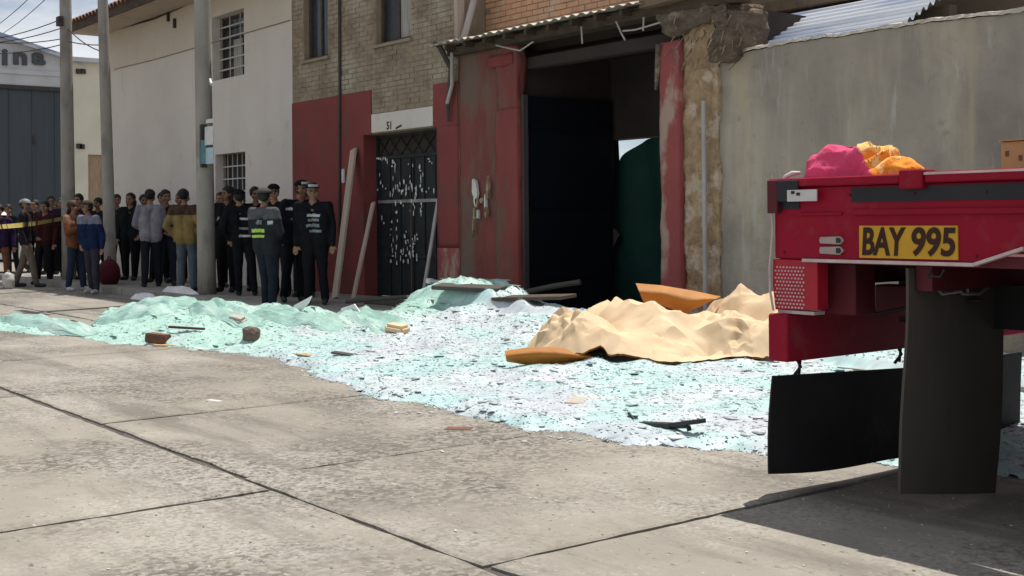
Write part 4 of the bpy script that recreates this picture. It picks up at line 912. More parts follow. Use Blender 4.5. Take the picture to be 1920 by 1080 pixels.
# ================================================================== RUBBLE OF BROKEN GLASS
def gp(x, y): p = atZ(x, y, 0.0); return (p.x, p.y)
def yp(x, Y): p = atY(x, 410, Y); return (p.x, Y)
front = [gp(*q) for q in ((-60, 624), (0, 622), (150, 630), (200, 642), (280, 648), (400, 656), (520, 676), (600, 706), (720, 746), (800, 766), (1000, 806), (1200, 834), (1450, 852))] + [(-3.9, 5.75), (-2.6, 6.2), (-1.2, 6.9)]
back = [(-1.2, 9.6), (-6, 9.9), yp(1050, 10.15), yp(985, 10.0), yp(870, 9.8), yp(800, 8.9), yp(650, 8.0), yp(400, 7.7), yp(235, 7.0), yp(205, 6.6), yp(185, 5.9), yp(165, 5.2), gp(150, 604), gp(0, 600), gp(-60, 599)]
POLY = np.array(front + back)
def sdist(P):
    """signed distance to POLY (positive inside)"""
    a = POLY; b = np.roll(POLY, -1, 0); d2 = np.full(len(P), 1e9); ins = np.zeros(len(P), bool)
    for (ax, ay), (bx_, by_) in zip(a, b):
        ex, ey = bx_-ax, by_-ay; t = np.clip(((P[:,0]-ax)*ex + (P[:,1]-ay)*ey)/(ex*ex+ey*ey), 0, 1)
        dx, dy = P[:,0]-ax-t*ex, P[:,1]-ay-t*ey; d2 = np.minimum(d2, dx*dx+dy*dy)
        cr = ((ay > P[:,1]) != (by_ > P[:,1])) & (P[:,0] < ex*(P[:,1]-ay)/(ey+1e-12)+ax); ins ^= cr
    return np.sqrt(d2)*np.where(ins, 1, -1)
BUMPS = []                                       # (x, y, radius x, radius y, height)
for px, Y, rx, ry, h in ((300, 6.4, 1.9, .9, .14), (430, 6.7, 1.6, .9, .12), (560, 7.0, 1.5, .8, .09), (700, 7.3, 1.3, .9, .10), (865, 8.9, .9, .8, .36), (930, 8.6, .9, .7, .24), (1000, 8.0, 1.2, .9, .16), (1250, 8.0, 1.5, 1.0, .16), (1050, 6.6, 2, .8, .07), (380, 5.6, 1.5, .5, .08)):
    q = yp(px, Y); BUMPS.append((*q, rx, ry, h))
def hfield(P):
    d = sdist(P); n = fbm(np.c_[P*1.1, np.full(len(P), 2.)], 4); n2 = fbm(np.c_[P*np.array([3.2, 4.2]), np.full(len(P), 9.)], 4); n3 = fbm(np.c_[P*11., np.full(len(P), 5.)], 3)
    d = d + (n2 - .5)*.5
    h = .05*sstep(0, .25, d) + .06*sstep(.1, 1.2, d)*n
    for x, y, rx, ry, hh in BUMPS: h = h + hh*np.exp(-((P[:,0]-x)/rx)**2 - ((P[:,1]-y)/ry)**2)*sstep(0, .6, d)
    h = h*(.65 + .7*n2) + sstep(0, .3, d)*((n3 - .5)*.035)
    return np.where(d > 0, h, -.03), d
def zones(P):
    """albedo of the broken glass: mint in the far left heap, pale aqua and white to the right"""
    n = fbm(np.c_[P*.9, np.full(len(P), 4.)], 4); n2 = fbm(np.c_[P*np.array([2., 3.]), np.full(len(P), 7.)], 4); n3 = fbm(np.c_[P*np.array([1.2, 2.2]), np.full(len(P), 12.)], 3)
    mint = np.array([.345, .535, .465]); aqua = np.array([.385, .53, .53]); white = np.array([.475, .535, .55]); lil = np.array([.45, .46, .51])
    g = sstep(-10.8, -13.0, P[:,0] + (n - .5)*3 - .15*(P[:,1]-6)); g = np.maximum(g, np.exp(-((P[:,0]-yp(865,8.9)[0])**2/1.2) - ((P[:,1]-9.0)**2)/.7)*.8)
    c = aqua*(1 - sstep(.42, .62, n2))[:,None] + white*sstep(.42, .62, n2)[:,None]
    k = sstep(.52, .66, n3)[:,None]; c = c*(1-k*.7) + lil*k*.7
    k = sstep(.60, .72, n2)[:,None]*.5; m_ = mint*(1-k) + white*k
    return c*(1-g)[:,None] + m_*g[:,None], g
x0, x1, y0, y1 = POLY[:,0].min()-.3, -1.0, POLY[:,1].min()-.3, 10.3
nx, ny = 430, 150; XX, YY = np.meshgrid(np.linspace(x0, x1, nx), np.linspace(y0, y1, ny)); P = np.c_[XX.ravel(), YY.ravel()]
H, D = hfield(P); base = np.where(P[:,1] > KY - .15, PZ*sstep(KY - .15, KY + .05, P[:,1]), 0)
Z = H + base*(D > 0) + .004
fc = gridfaces(nx, ny); keep = (D[fc] > -.06).all(1); fc = fc[keep]
me = npmesh('glass_bed', np.c_[P, Z], fc, True)
col, gz = zones(P); sp = rng.random(len(P)); col = col*(.85 + .25*sp)[:,None]; col[sp < .02] *= .75
ca = me.color_attributes.new('col', 'FLOAT_COLOR', 'POINT'); ca.data.foreach_set('color', np.c_[col, np.ones(len(P))].astype(np.float32).ravel())
rub = empty('glass_rubble', ((x0+x1)/2, 7, 0), 'spread heap of shattered mint and white glass covering the road before the gateway', 'rubble'); rub['kind'] = 'stuff'
bed = link('glass_bed', me, 'glassbed', rub, -rub.location); bed['kind'] = 'stuff'
# loose shards: flat irregular slivers tilted at random
def shards(N, smin, smax, tiltmax, seed, spread=0.0, litter=False, wide=.30):
    r = np.random.default_rng(seed); P = np.c_[r.uniform(x0, x1, N*3), r.uniform(y0-(3.5 if wide > 1 else 1.3), y1, N*3)]
    if litter:
        d = sdist(P); P = P[(d < .15) & (r.random(len(d)) < np.exp(np.minimum(d, 0)/wide)) & (P[:,1] < 7.5)][:N]; h = np.zeros(len(P)); 
    else:
        h, d = hfield(P); ok = d > -.04; P, h = P[ok][:N], np.maximum(h[ok][:N], 0)
    if not litter:
        _, g0_ = zones(P); kp = r.random(len(P)) > .62*g0_; P, h = P[kp], h[kp]
    n = len(P); base = np.where(P[:,1] > KY, PZ, 0); c, g = zones(P)
    s = smin + (smax - smin)*r.random(n)**2.2; ang = r.uniform(0, 2*math.pi, n); tilt = r.normal(0, tiltmax, n); az = r.uniform(0, 2*math.pi, n)
    asp = r.uniform(.35, 1, n); rad = r.uniform(.55, 1, (n, 5)); K = 5
    th = ang[:,None] + np.arange(K)*2*math.pi/K + r.uniform(-.35, .35, (n, K))
    lx = np.cos(th)*rad*s[:,None]; ly = np.sin(th)*rad*s[:,None]*asp[:,None]
    if not litter:
        az = np.where(g > .5, r.normal(0, .25, n), az); tilt = tilt*(1 - .45*g); lx = np.cos(th - ang[:,None])*rad*s[:,None]*(1 + g*1.6)[:,None]; ly = np.sin(th - ang[:,None])*rad*s[:,None]*(asp*(1 - .3*g))[:,None]
    tk = .002 + .07*s; T = np.zeros((n, 2*K, 3))
    ax = np.stack([np.cos(az), np.sin(az)], 1)
    ct, st = np.cos(tilt), np.sin(tilt)
    for q, dz in ((0, 0), (1, 1)):
        px, py, pz = lx, ly, np.repeat((tk*dz)[:,None], K, 1)
        al = px*ax[:,:1] + py*ax[:,1:]; pe_ = -px*ax[:,1:] + py*ax[:,:1]
        pe2 = pe_*ct[:,None] - pz*st[:,None]; pz2 = pe_*st[:,None] + pz*ct[:,None]
        T[:, q*K:(q+1)*K, 0] = al*ax[:,:1] - pe2*ax[:,1:] + P[:,:1]; T[:, q*K:(q+1)*K, 1] = al*ax[:,1:] + pe2*ax[:,:1] + P[:,1:]
        T[:, q*K:(q+1)*K, 2] = pz2 + (h + base + .002 + np.abs(st)*s*.45)[:,None]
    b = np.arange(n)[:,None]*2*K
    top = np.stack([b[:,0]+K, b[:,0]+K+1, b[:,0]+K+2, b[:,0]+K+3], 1); top2 = np.stack([b[:,0]+K, b[:,0]+K+3, b[:,0]+K+4, b[:,0]+K+4], 1)
    sd_ = [np.stack([b[:,0]+i, b[:,0]+(i+1) % K, b[:,0]+K+(i+1) % K, b[:,0]+K+i], 1) for i in range(K)]
    fq = np.concatenate([top] + sd_); ft = top2[:, :3]
    tri = np.concatenate([fq[:, [0,1,2]], fq[:, [0,2,3]], ft])
    v = r.random(n); c = c*(.84 + .26*v)[:,None]; c[v > .93] = (.85, .85, .86); c[(v < .035) & (g < .5)] = (.26, .26, .28); c[(v > .035) & (v < .042)] = (.36, .25, .15)
    if litter: c = np.where((v > .8)[:,None], [.42, .30, .20], [.62, .60, .58])*(.7 + .4*r.random((n, 1)))
    return T.reshape(-1, 3), tri, np.repeat(c, 2*K, 0)
def shard_obj(name, mat, *a, **k):
    T, tri, c = shards(*a, **k); me = npmesh(name, T - np.array(rub.location), tri); ca = me.color_attributes.new('col', 'FLOAT_COLOR', 'POINT'); ca.data.foreach_set('color', np.clip(np.c_[c, np.ones(len(c))], 0, 1).astype(np.float32).ravel())
    o = link(name, me, mat, rub); o['kind'] = 'stuff'
shard_obj('glass_shards', 'glassstuff', 2600, .02, .075, .16, 1)
shard_obj('glass_chips', 'glassstuff', 120000, .004, .018, .15, 2)
shard_obj('road_grit', 'glassbed', 2600, .003, .012, .1, 5, litter=True, wide=3.0)
shard_obj('scattered_chips', 'glassbed', 900, .005, .035, .15, 3, litter=True)
HG = np.maximum(H, 0).reshape(ny, nx)
def hz(x, y):
    i = (x - x0)/(x1 - x0)*(nx - 1); j = (y - y0)/(y1 - y0)*(ny - 1)
    if not (0 <= i < nx - 1 and 0 <= j < ny - 1): return PZ if y > KY else 0.0
    a, b = int(i), int(j); f, g = i - a, j - b
    return float(HG[b, a]*(1-f)*(1-g) + HG[b, a+1]*f*(1-g) + HG[b+1, a]*(1-f)*g + HG[b+1, a+1]*f*g) + (PZ if y > KY else 0)
def onheap(px, py):
    """point of the heap surface seen at a photo pixel (marched along the ray)"""
    d = ray(px, py); t = 4.0
    while t < 26:
        p = CAM + d*t
        if p.z <= hz(p.x, p.y): return p
        t += .05
    return atZ(px, py)
# larger sheets of shattered glass, each its own piece
def sheet(px, py, l, wd, yaw, tilt, mat, label, wav=.03, cat='glass sheet', name='glass_sheet', lift=.02):
    p = onheap(px, py); n, k = 34, 14; V = []; sd0 = random.uniform(0, 50); ca, sa = math.cos(yaw), math.sin(yaw)
    for j in range(k + 1):
        for i in range(n + 1):
            u, v = i/n - .5, j/k - .5
            u2 = u*l*(1 - .22*abs(mnoise.noise((v*5, sd0, 3))) - .25*(2*abs(v))**3); v2 = v*wd*(1 - .45*abs(mnoise.noise((u*4, sd0, 0))) - .2*(2*abs(u))**3)
            x, y = u2*ca - v2*sa, u2*sa + v2*ca; rp = .5 - 1.6*abs(mnoise.noise((u2*1.1, v2*6 + sd0, 1))); rp2 = .4 - 1.5*abs(mnoise.noise((u2*2.6, v2*16 + sd0, 5)))
            ed = min(1, 2.2*(1 - max(2*abs(u), 2*abs(v))) + .12)
            V.append((x, y, hz(p.x + x, p.y + y) - p.z + lift*ed + .7*(wav*(.5 + rp) + wav*.5*rp2)*ed + tilt*.12*(v + .5)*ed))
    F = [(j*(n+1)+i, j*(n+1)+i+1, (j+1)*(n+1)+i+1, (j+1)*(n+1)+i) for j in range(k) for i in range(n)]; nv = len(V)
    rim = list(range(n+1)) + [q*(n+1)+n for q in range(1, k+1)] + [k*(n+1)+i for i in range(n-1, -1, -1)] + [q*(n+1) for q in range(k-1, 0, -1)]
    F += [tuple(reversed([j+nv for j in f])) for f in F] + [(rim[i], nv+rim[i], nv+rim[(i+1) % len(rim)], rim[(i+1) % len(rim)]) for i in range(len(rim))]
    o = link(name, MB().add(V + [(x, y, z - .006) for x, y, z in V], F).mesh(name), mat, None, p)
    return tag(o, label, cat)
sheet(75, 610, 3.2, .55, .10, .10, 'mint', 'long flat mint glass sheet lying on bare road at the end of the heap', .05, lift=.05)
sheet(150, 612, .6, .25, .4, .1, 'blacktrim', 'small dark rubber scrap on the flat mint glass sheet', .02, 'scrap', 'rubber_scrap', .03)
sheet(300, 572, 2.0, .6, .05, .18, 'mint', 'rippled mint glass sheet over the top of the far heap', .07)
sheet(420, 590, 2.2, .6, -.1, .22, 'mint', 'rippled mint glass sheet sagging before the pole with notices', .07)
sheet(250, 592, 1.6, .5, .3, .25, 'mint', 'rippled mint glass sheet at the far corner of the heap', .06)
sheet(560, 600, 2.0, .55, .05, .2, 'mint', 'rippled mint glass sheet lying before the policemen', .06)
sheet(690, 600, 1.8, .5, -.15, .2, 'mint', 'rippled mint glass sheet below the steel door', .06)
sheet(330, 560, 1.5, .22, .12, .5, 'whiteglass', 'long white frosted glass strip along the top of the far heap', .04, lift=.05)
sheet(270, 562, .9, .3, .0, .4, 'whiteglass', 'pinkish white crumpled film at the end of the far heap', .05, 'film', 'plastic_film', .05)
# pointed shard standing up before the policemen
def spike(pts, th, mat, label, cat='glass shard', name='glass_shard'):
    base = onheap(pts[0][0], pts[0][1]); q = [atY(a, b, base.y) for a, b in pts]
    o = MB().prism([(v.x, v.z) for v in q], base.y, base.y + th).build(name, mat); return tag(o, label, cat)
spike([(545, 584), (552, 572), (584, 555), (578, 568), (562, 586)], .012, 'whiteglass', 'pointed white glass shard sticking up before the policemen')
spike([(636, 590), (640, 578), (664, 570), (678, 590)], .012, 'whiteglass', 'small white glass shard standing at the foot of the planks')
# wood, blocks, paper, metal
def block(px, py, sx, sy, sz, rot, mat, label, cat, name, bev=.008, dz=0):
    p = onheap(px, py); o = link(name, MB().box(-sx/2, sx/2, -sy/2, sy/2, 0, sz).mesh(name, bev), mat, None, p + Vector((0, 0, -.02 + dz))); o.rotation_euler = rot; return tag(o, label, cat)
block(296, 640, .26, .14, .105, (0, .08, .55), 'brownblock', 'brown broken brick block lying at the foot of the far heap', 'brick', 'brick_block', .012)
block(318, 648, .34, .10, .03, (0, .02, .8), 'card', 'short pale wooden board in front of the brown brick block', 'board', 'wood_board', .004)
block(350, 622, .42, .04, .025, (0, .05, .75), 'darkwood', 'thin dark stick lying beside the brown brick block', 'stick', 'wood_stick', .004, .05)
def log(px, py):
    p = onheap(px, py); bm = bmesh.new(); bmesh.ops.create_icosphere(bm, subdivisions=2, radius=.105)
    for v in bm.verts:
        c_q = Vector((max(-.085, min(.085, v.co.x)), max(-.08, min(.08, v.co.y)), max(-.075, min(.08, v.co.z)))); v.co = c_q*(1 + .18*mnoise.noise(v.co*14)) + Vector((0, 0, .075))
    me = bpy.data.meshes.new('timber_block'); bm.to_mesh(me); bm.free(); o = link('timber_block', me, 'brownwood', None, p - Vector((0, 0, .015))); o.rotation_euler = (.1, .2, .7)
    tag(o, 'dark brown faceted timber chunk resting on the glass', 'timber')
G['brownwood'] = M('weathered_timber', (.20, .145, .12), (.12, .085, .07), 9, .9, .5, 30, stretch=(1, 1, 3))
log(470, 637)
block(745, 622, .26, .16, .10, (.1, .1, .3), 'cream_paper', 'small crumpled yellow paper lump on the glass below the steel door', 'paper', 'paper_lump', .03)
block(445, 606, .22, .14, .11, (.3, .2, .5), 'cementlip', 'pale pinkish plaster lump above the timber chunk', 'plaster lump', 'plaster_lump', .03)
block(1120, 752, .40, .30, .012, (.06, .05, .6), 'cementlip', 'flat pinkish cream cardboard scrap among the glass near the road edge', 'cardboard', 'cardboard_scrap', .003, .015)
block(595, 706, .34, .05, .02, (0, .03, .35), 'palewood', 'thin pale splinter of wood at the road edge of the glass', 'splinter', 'wood_splinter', .003)
block(720, 760, .30, .10, .012, (0, 0, .5), 'card', 'flat tan cardboard strip on the bare road slab', 'cardboard', 'cardboard_strip', .003)
block(402, 752, .14, .05, .006, (0, 0, .3), 'sticker', 'small white paper scrap alone on the road slab', 'paper', 'paper_scrap', .002, .02)
block(860, 806, .17, .10, .012, (0, 0, .7), 'brownblock', 'small flat dark brown patch on the road slab', 'scrap', 'dark_patch', .003, .02)  # flat dark piece put in for a small pothole patch
block(580, 668, .4, .12, .012, (.05, .04, .3), 'card', 'brownish flat board half buried in glass near the timber chunk', 'board', 'wood_board', .003, .03)
block(648, 668, .28, .08, .02, (.05, .1, .5), 'greyrub', 'small grey bar lying on the glass near the half buried board', 'bar', 'metal_bar', .004, .03)
# black plastic trim piece in front of the heap
q = onheap(1250, 806); tr = empty('plastic_trim', q, 'black plastic trim with an upturned prong at the road edge of the glass', 'trim')
def qq(px, py): return atY(px, py, q.y)
def trim(pts, wd, h, name): MB().bar(qq(*pts[0]), qq(*pts[1]), wd, h).build(name, 'blacktrim', tr, bevel=.004)
trim(((1196, 795), (1262, 798)), .07, .032, 'trim_bar'); trim(((1258, 797), (1318, 789)), .06, .028, 'trim_bar'); trim(((1178, 774), (1198, 797)), .02, .016, 'trim_prong'); trim(((1176, 802), (1200, 802)), .05, .018, 'trim_foot'); trim(((1290, 798), (1293, 808)), .03, .02, 'trim_foot'); trim(((1262, 800), (1290, 800)), .03, .02, 'trim_rib')
# long metal bars by the gateway
def mbar(a, b, r, mat, label, name='metal_bar'):
    tag(MB().tube([a, Vector(a).lerp(Vector(b), .5) + Vector((0, 0, .01)), b], r, 7).build(name, mat), label, 'bar')
mbar(atY(806, 527, 9.1), atY(985, 553, 9.5), .028, 'pvc', 'long pale metal bar lying from the steel door to the gateway')
e = atY(806, 527, 9.1); tag(MB().obox(e, (.05, 0, 0), (0, .04, 0), (0, 0, .035)).build('bar_cap', 'sticker', None, bevel=.012), 'white cap at the end of the long pale metal bar', 'cap')
mbar(atY(985, 548, 9.6), atY(1088, 529, 9.9), .035, 'greyrub', 'grey wooden bar lying raised across the gateway floor')
mbar(atY(650, 566, 9.0), atY(830, 553, 9.3), .03, 'greyrub', 'dark curved metal strip on the pavement before the steel door')
block(880, 556, .9, .25, .05, (.1, .02, .4), 'greyrub', 'grey splintered board lying before the worn red wall', 'board', 'wood_board', .006, .10)
block(1000, 566, 1.0, .3, .04, (.05, -.05, .2), 'darkwood', 'dark board lying on glass at the threshold of the gateway', 'board', 'wood_board', .006, .05)
block(740, 572, 1.1, .3, .05, (.12, .0, .1), 'greyrub', 'grey sagging board on the pavement below the planks', 'board', 'wood_board', .006, .02)

# crumpled cream sheet with orange underside
def kraft():
    c = onheap(1225, 655); c = c + Vector((fwd.x, fwd.y, 0))*.17; c.z = hz(c.x, c.y)
    right = r0; deep = Vector((fwd.x, fwd.y, 0)).normalized()
    def loc(px, py, dep):      # point at a pixel on the vertical plane facing the camera, dep metres behind the centre
        n_ = deep; d = ray(px, py); t = ((c + deep*dep) - CAM).dot(n_)/d.dot(n_); return CAM + d*t
    Zc = (c - CAM).dot(deep); S = Zc/FPX
    from mathutils.geometry import delaunay_2d_cdt
    fr = np.random.default_rng(12); A_, B_ = (1490 - 985)/2*S, .80; ac = (1238 - 1225)*S
    bnd = []; NB = 90
    for i in range(NB):
        t = 2*math.pi*i/NB; ct, st = math.cos(t), math.sin(t); k_ = 1 + .07*mnoise.noise((ct*2.5, st*2.5, 3)) + .05*mnoise.noise((ct*7, st*7, 5))
        bnd.append((ac + A_*k_*math.copysign(abs(ct)**.75, ct), B_*k_*math.copysign(abs(st)**.8, st) - .02))
    def hgt(a, b):
        def lobe(cx, cb, rx, rb, hh):
            q = (abs((a - (cx-1225)*S)/rx)**2.3 + abs((b - cb)/rb)**2.3)**(1/2.3); return hh*max(0, 1 - q**3.2) if q < 1 else 0
        h = max(lobe(1165, -.02, .82, .80, .25), lobe(1390, .08, .62, .78, .26)); tri_ = 0
        for (an_, f_, ph_) in folds:
            wq = (a*math.cos(an_) + b*math.sin(an_))*f_ + ph_; tr_ = abs(2*(wq - math.floor(wq)) - 1); tri_ += (tr_ - .5)/f_
        return h, tri_
    folds = [(fr.uniform(0, math.pi), f_, fr.uniform(0, 1)) for f_ in (1.1, 1.6, 2.3, 3.1)]
    pts = [Vector(q) for q in bnd]; cand = fr.uniform((ac - A_, -B_), (ac + A_, B_), (5200, 2)); kept = []
    for (a, b) in cand:
        if ((abs(a - ac)/A_)**2.4 + (abs(b)/B_)**2.4) > .86: continue
        dm = .03 + .085*max(0, .5 + mnoise.noise((a*2.1, b*2.1, 6)))
        if all(((a-p)*.75)**2 + ((b-q)*1.2)**2 > dm*dm for p, q in kept): kept.append((a, b))
    pts += [Vector(q) for q in kept]
    ov, oe, of, *_ = delaunay_2d_cdt(pts, [(i, (i+1) % NB) for i in range(NB)], [], 1, 1e-5)
    V = []
    for p2 in ov:
        a, b = p2; h, tri_ = hgt(a, b); w_ = c + right*a + deep*b; g0 = hz(w_.x, w_.y); m_ = min(1, h*5 + .1)
        V.append((w_.x + fr.normal(0, .008), w_.y + fr.normal(0, .008), max(g0 + .012, g0 + (max(g0, c.z - .02) - g0)*m_ + h + (.19*tri_ + fr.normal(0, .020))*m_ + .015)))
    F = [tuple(f) for f in of]
    root = empty('crumpled_sheet', (c.x, c.y, c.z), 'large crumpled cream sheet with orange underside heaped on the glass', 'sheet')
    # split every facet twice without rounding it, then crinkle the small faces
    bm = bmesh.new(); vs_ = [bm.verts.new(v) for v in V]
    for f in F: bm.faces.new([vs_[i] for i in f])
    bmesh.ops.subdivide_edges(bm, edges=list(bm.edges), cuts=3, use_grid_fill=True); bmesh.ops.triangulate(bm, faces=list(bm.faces))
    bmesh.ops.smooth_vert(bm, verts=list(bm.verts), factor=.4, use_axis_x=True, use_axis_y=True, use_axis_z=True)
    for v in bm.verts:
        q = v.co*9; v.co.z += .016*(.28 - abs(mnoise.noise(q))) + .007*mnoise.noise(q*2.6); v.co.x += .008*mnoise.noise(q*1.3 + Vector((7, 0, 0))); v.co.y += .008*mnoise.noise(q*1.3 + Vector((0, 7, 0)))
    bm.verts.index_update(); V = [tuple(v.co) for v in bm.verts]; F = [tuple(v.index for v in f.verts) for f in bm.faces]; bm.free()
    for nm, dz_, mt_ in (('top_face', 0, 'cream_paper'), ('under_face', -.014, 'orange_paper')):
        fo_ = MB().add([(x, y, z + dz_) for x, y, z in V], F).build(nm, mt_, root, smooth=True); fo_.data.set_sharp_from_angle(angle=R_(19))
    # curled flaps that turn the orange side out
    def flap(outline_t, outline_b, dep, bulge, name='curled_flap', mat='orange_paper'):
        n = 18; k = 7; V = []
        for j in range(k + 1):
            for i in range(n + 1):
                u, v = i/n, j/k
                def ip(o): 
                    t = u*(len(o)-1); q = min(int(t), len(o)-2); f = t - q; return (o[q][0] + (o[q+1][0]-o[q][0])*f, o[q][1] + (o[q+1][1]-o[q][1])*f)
                A, B = ip(outline_t), ip(outline_b); px, py = A[0] + (B[0]-A[0])*v, A[1] + (B[1]-A[1])*v
                V.append(loc(px, py, dep - bulge*math.sin(v*math.pi*.9) + .05*mnoise.noise((u*3, v*2, bulge*9))))
        F = [(j*(n+1)+i, j*(n+1)+i+1, (j+1)*(n+1)+i+1, (j+1)*(n+1)+i) for j in range(k) for i in range(n)]; nv = len(V)
        V2 = [v + deep*.008 for v in V]; F += [tuple(reversed([a + nv for a in f])) for f in F]
        MB().add([tuple(v) for v in V] + [tuple(v) for v in V2], F).build(name, mat, root, smooth=True)
    flap([(946, 658), (985, 652), (1040, 650), (1108, 664)], [(950, 678), (985, 684), (1040, 680), (1108, 674)], -.62, .10)
    flap([(1040, 655), (1065, 662), (1112, 668)], [(1020, 684), (1075, 690), (1160, 686)], -.60, .05)
    flap([(1192, 531), (1240, 535), (1300, 545), (1352, 556)], [(1206, 565), (1240, 572), (1286, 588), (1330, 566)], .45, .14)
    flap([(1415, 655), (1440, 645), (1490, 642)], [(1410, 666), (1440, 668), (1490, 664)], -.50, .04)
    flap([(1275, 700), (1300, 690), (1340, 686), (1420, 672)], [(1278, 704), (1300, 700), (1340, 694), (1420, 680)], -.58, .02)
kraft()

# ================================================================== PEOPLE
def roundcone(mb, a, b, ra, rb, n=10, flat=None):
    """closed tapered capsule from a to b"""
    a, b = Vector(a), Vector(b); d = b - a; l = d.length
    d = d/l if l > 1e-6 else Vector((0, 0, 1))
    u = Vector((1, 0, 0)) if abs(d.x) < .8 else Vector((0, 1, 0)); u = (u - d*u.dot(d)).normalized(); q = d.cross(u)
    rings = [(a - d*ra*math.cos(t), ra*math.sin(t)) for t in (.45, .95, math.pi/2)] + [(b + d*rb*math.cos(t), rb*math.sin(t)) for t in (math.pi/2, .95, .45)]
    V = [a - d*ra] + [c + (u*math.cos(2*math.pi*j/n) + q*math.sin(2*math.pi*j/n))*r for c, r in rings for j in range(n)] + [b + d*rb]
    k = len(rings); F = [(0, 1+(j+1) % n, 1+j) for j in range(n)] + [(1+i*n+j, 1+i*n+(j+1) % n, 1+(i+1)*n+(j+1) % n, 1+(i+1)*n+j) for i in range(k-1) for j in range(n)] + [(1+(k-1)*n+j, 1+(k-1)*n+(j+1) % n, 1+k*n) for j in range(n)]
    mb.add(V, F)
def ell(mb, c, rx, ry, rz, n=12, k=8):
    c = Vector(c); V = [c - Vector((0, 0, rz))]
    for i in range(1, k):
        t = math.pi*i/k
        V += [c + Vector((rx*math.sin(t)*math.cos(2*math.pi*j/n), ry*math.sin(t)*math.sin(2*math.pi*j/n), -rz*math.cos(t))) for j in range(n)]
    V.append(c + Vector((0, 0, rz)))
    mb.add(V, [(0, 1+(j+1) % n, 1+j) for j in range(n)] + [(1+i*n+j, 1+i*n+(j+1) % n, 1+(i+1)*n+(j+1) % n, 1+(i+1)*n+j) for i in range(k-2) for j in range(n)] + [(1+(k-2)*n+j, 1+(k-2)*n+(j+1) % n, 1+(k-1)*n) for j in range(n)])
CLOTH = {}
def cloth(c, rough=.9):
    key = tuple(round(v, 3) for v in c)
    if key not in CLOTH: CLOTH[key] = M('fabric_%d' % len(CLOTH), c, tuple(v*.7 for v in c), 9, rough, .4, 14, coord='obj', bdist=.02, spec=.06)
    return CLOTH[key]
SKIN = M('skin', (.27, .145, .095), (.23, .12, .08), 12, .6, .05, coord='obj'); EYE = M('eye_dark', (.03, .02, .018), rough=.4, bump=0); LIP = M('lips', (.22, .085, .07), rough=.5, bump=0)
HAIR = M('black_hair', (.016, .013, .012), (.008, .007, .006), 20, .6, .5, 60, coord='obj'); HAIRB = M('brown_hair', (.06, .035, .022), (.035, .02, .013), 20, .6, .5, 60, coord='obj')
SHOE = M('dark_shoe', (.03, .028, .027), rough=.6, bump=.1, coord='obj'); WSHOE = M('white_shoe', (.5, .49, .47), rough=.6, bump=.1, coord='obj')
REFW = M('reflective_white', (.50, .52, .52), (.40, .42, .42), 30, .5, 0, coord='obj'); REFL = M('reflective_lime', (.42, .58, .10), (.36, .5, .08), 30, .5, 0, coord='obj'); REFD = M('dull_print', (.26, .27, .27), (.12, .12, .13), 26, .7, 0, coord='obj')
ARMS = {  # elbow, wrist, finger direction, for the right arm (x mirrored for the left); +y is forward
 'hang': ((.255, -.03, 1.10), (.265, .05, .86), (0, .25, -1)), 'pocket': ((.30, -.09, 1.11), (.205, .05, .93), (-.25, .3, -1)),
 'cross': ((.25, .06, 1.13), (-.03, .20, 1.16), (-1, .0, .1)), 'hips': ((.37, -.07, 1.15), (.185, .06, 1.01), (-.7, .5, -.4)),
 'clasp': ((.26, .02, 1.11), (.05, .20, .97), (-.8, .3, -.4)), 'back': ((.275, -.11, 1.13), (.06, -.18, .96), (-.8, -.1, -.4)),
 'phone': ((.25, .06, 1.11), (.10, .27, 1.24), (-.3, .6, .5)), 'face': ((.27, .10, 1.16), (.10, .19, 1.42), (-.4, .1, .8))}
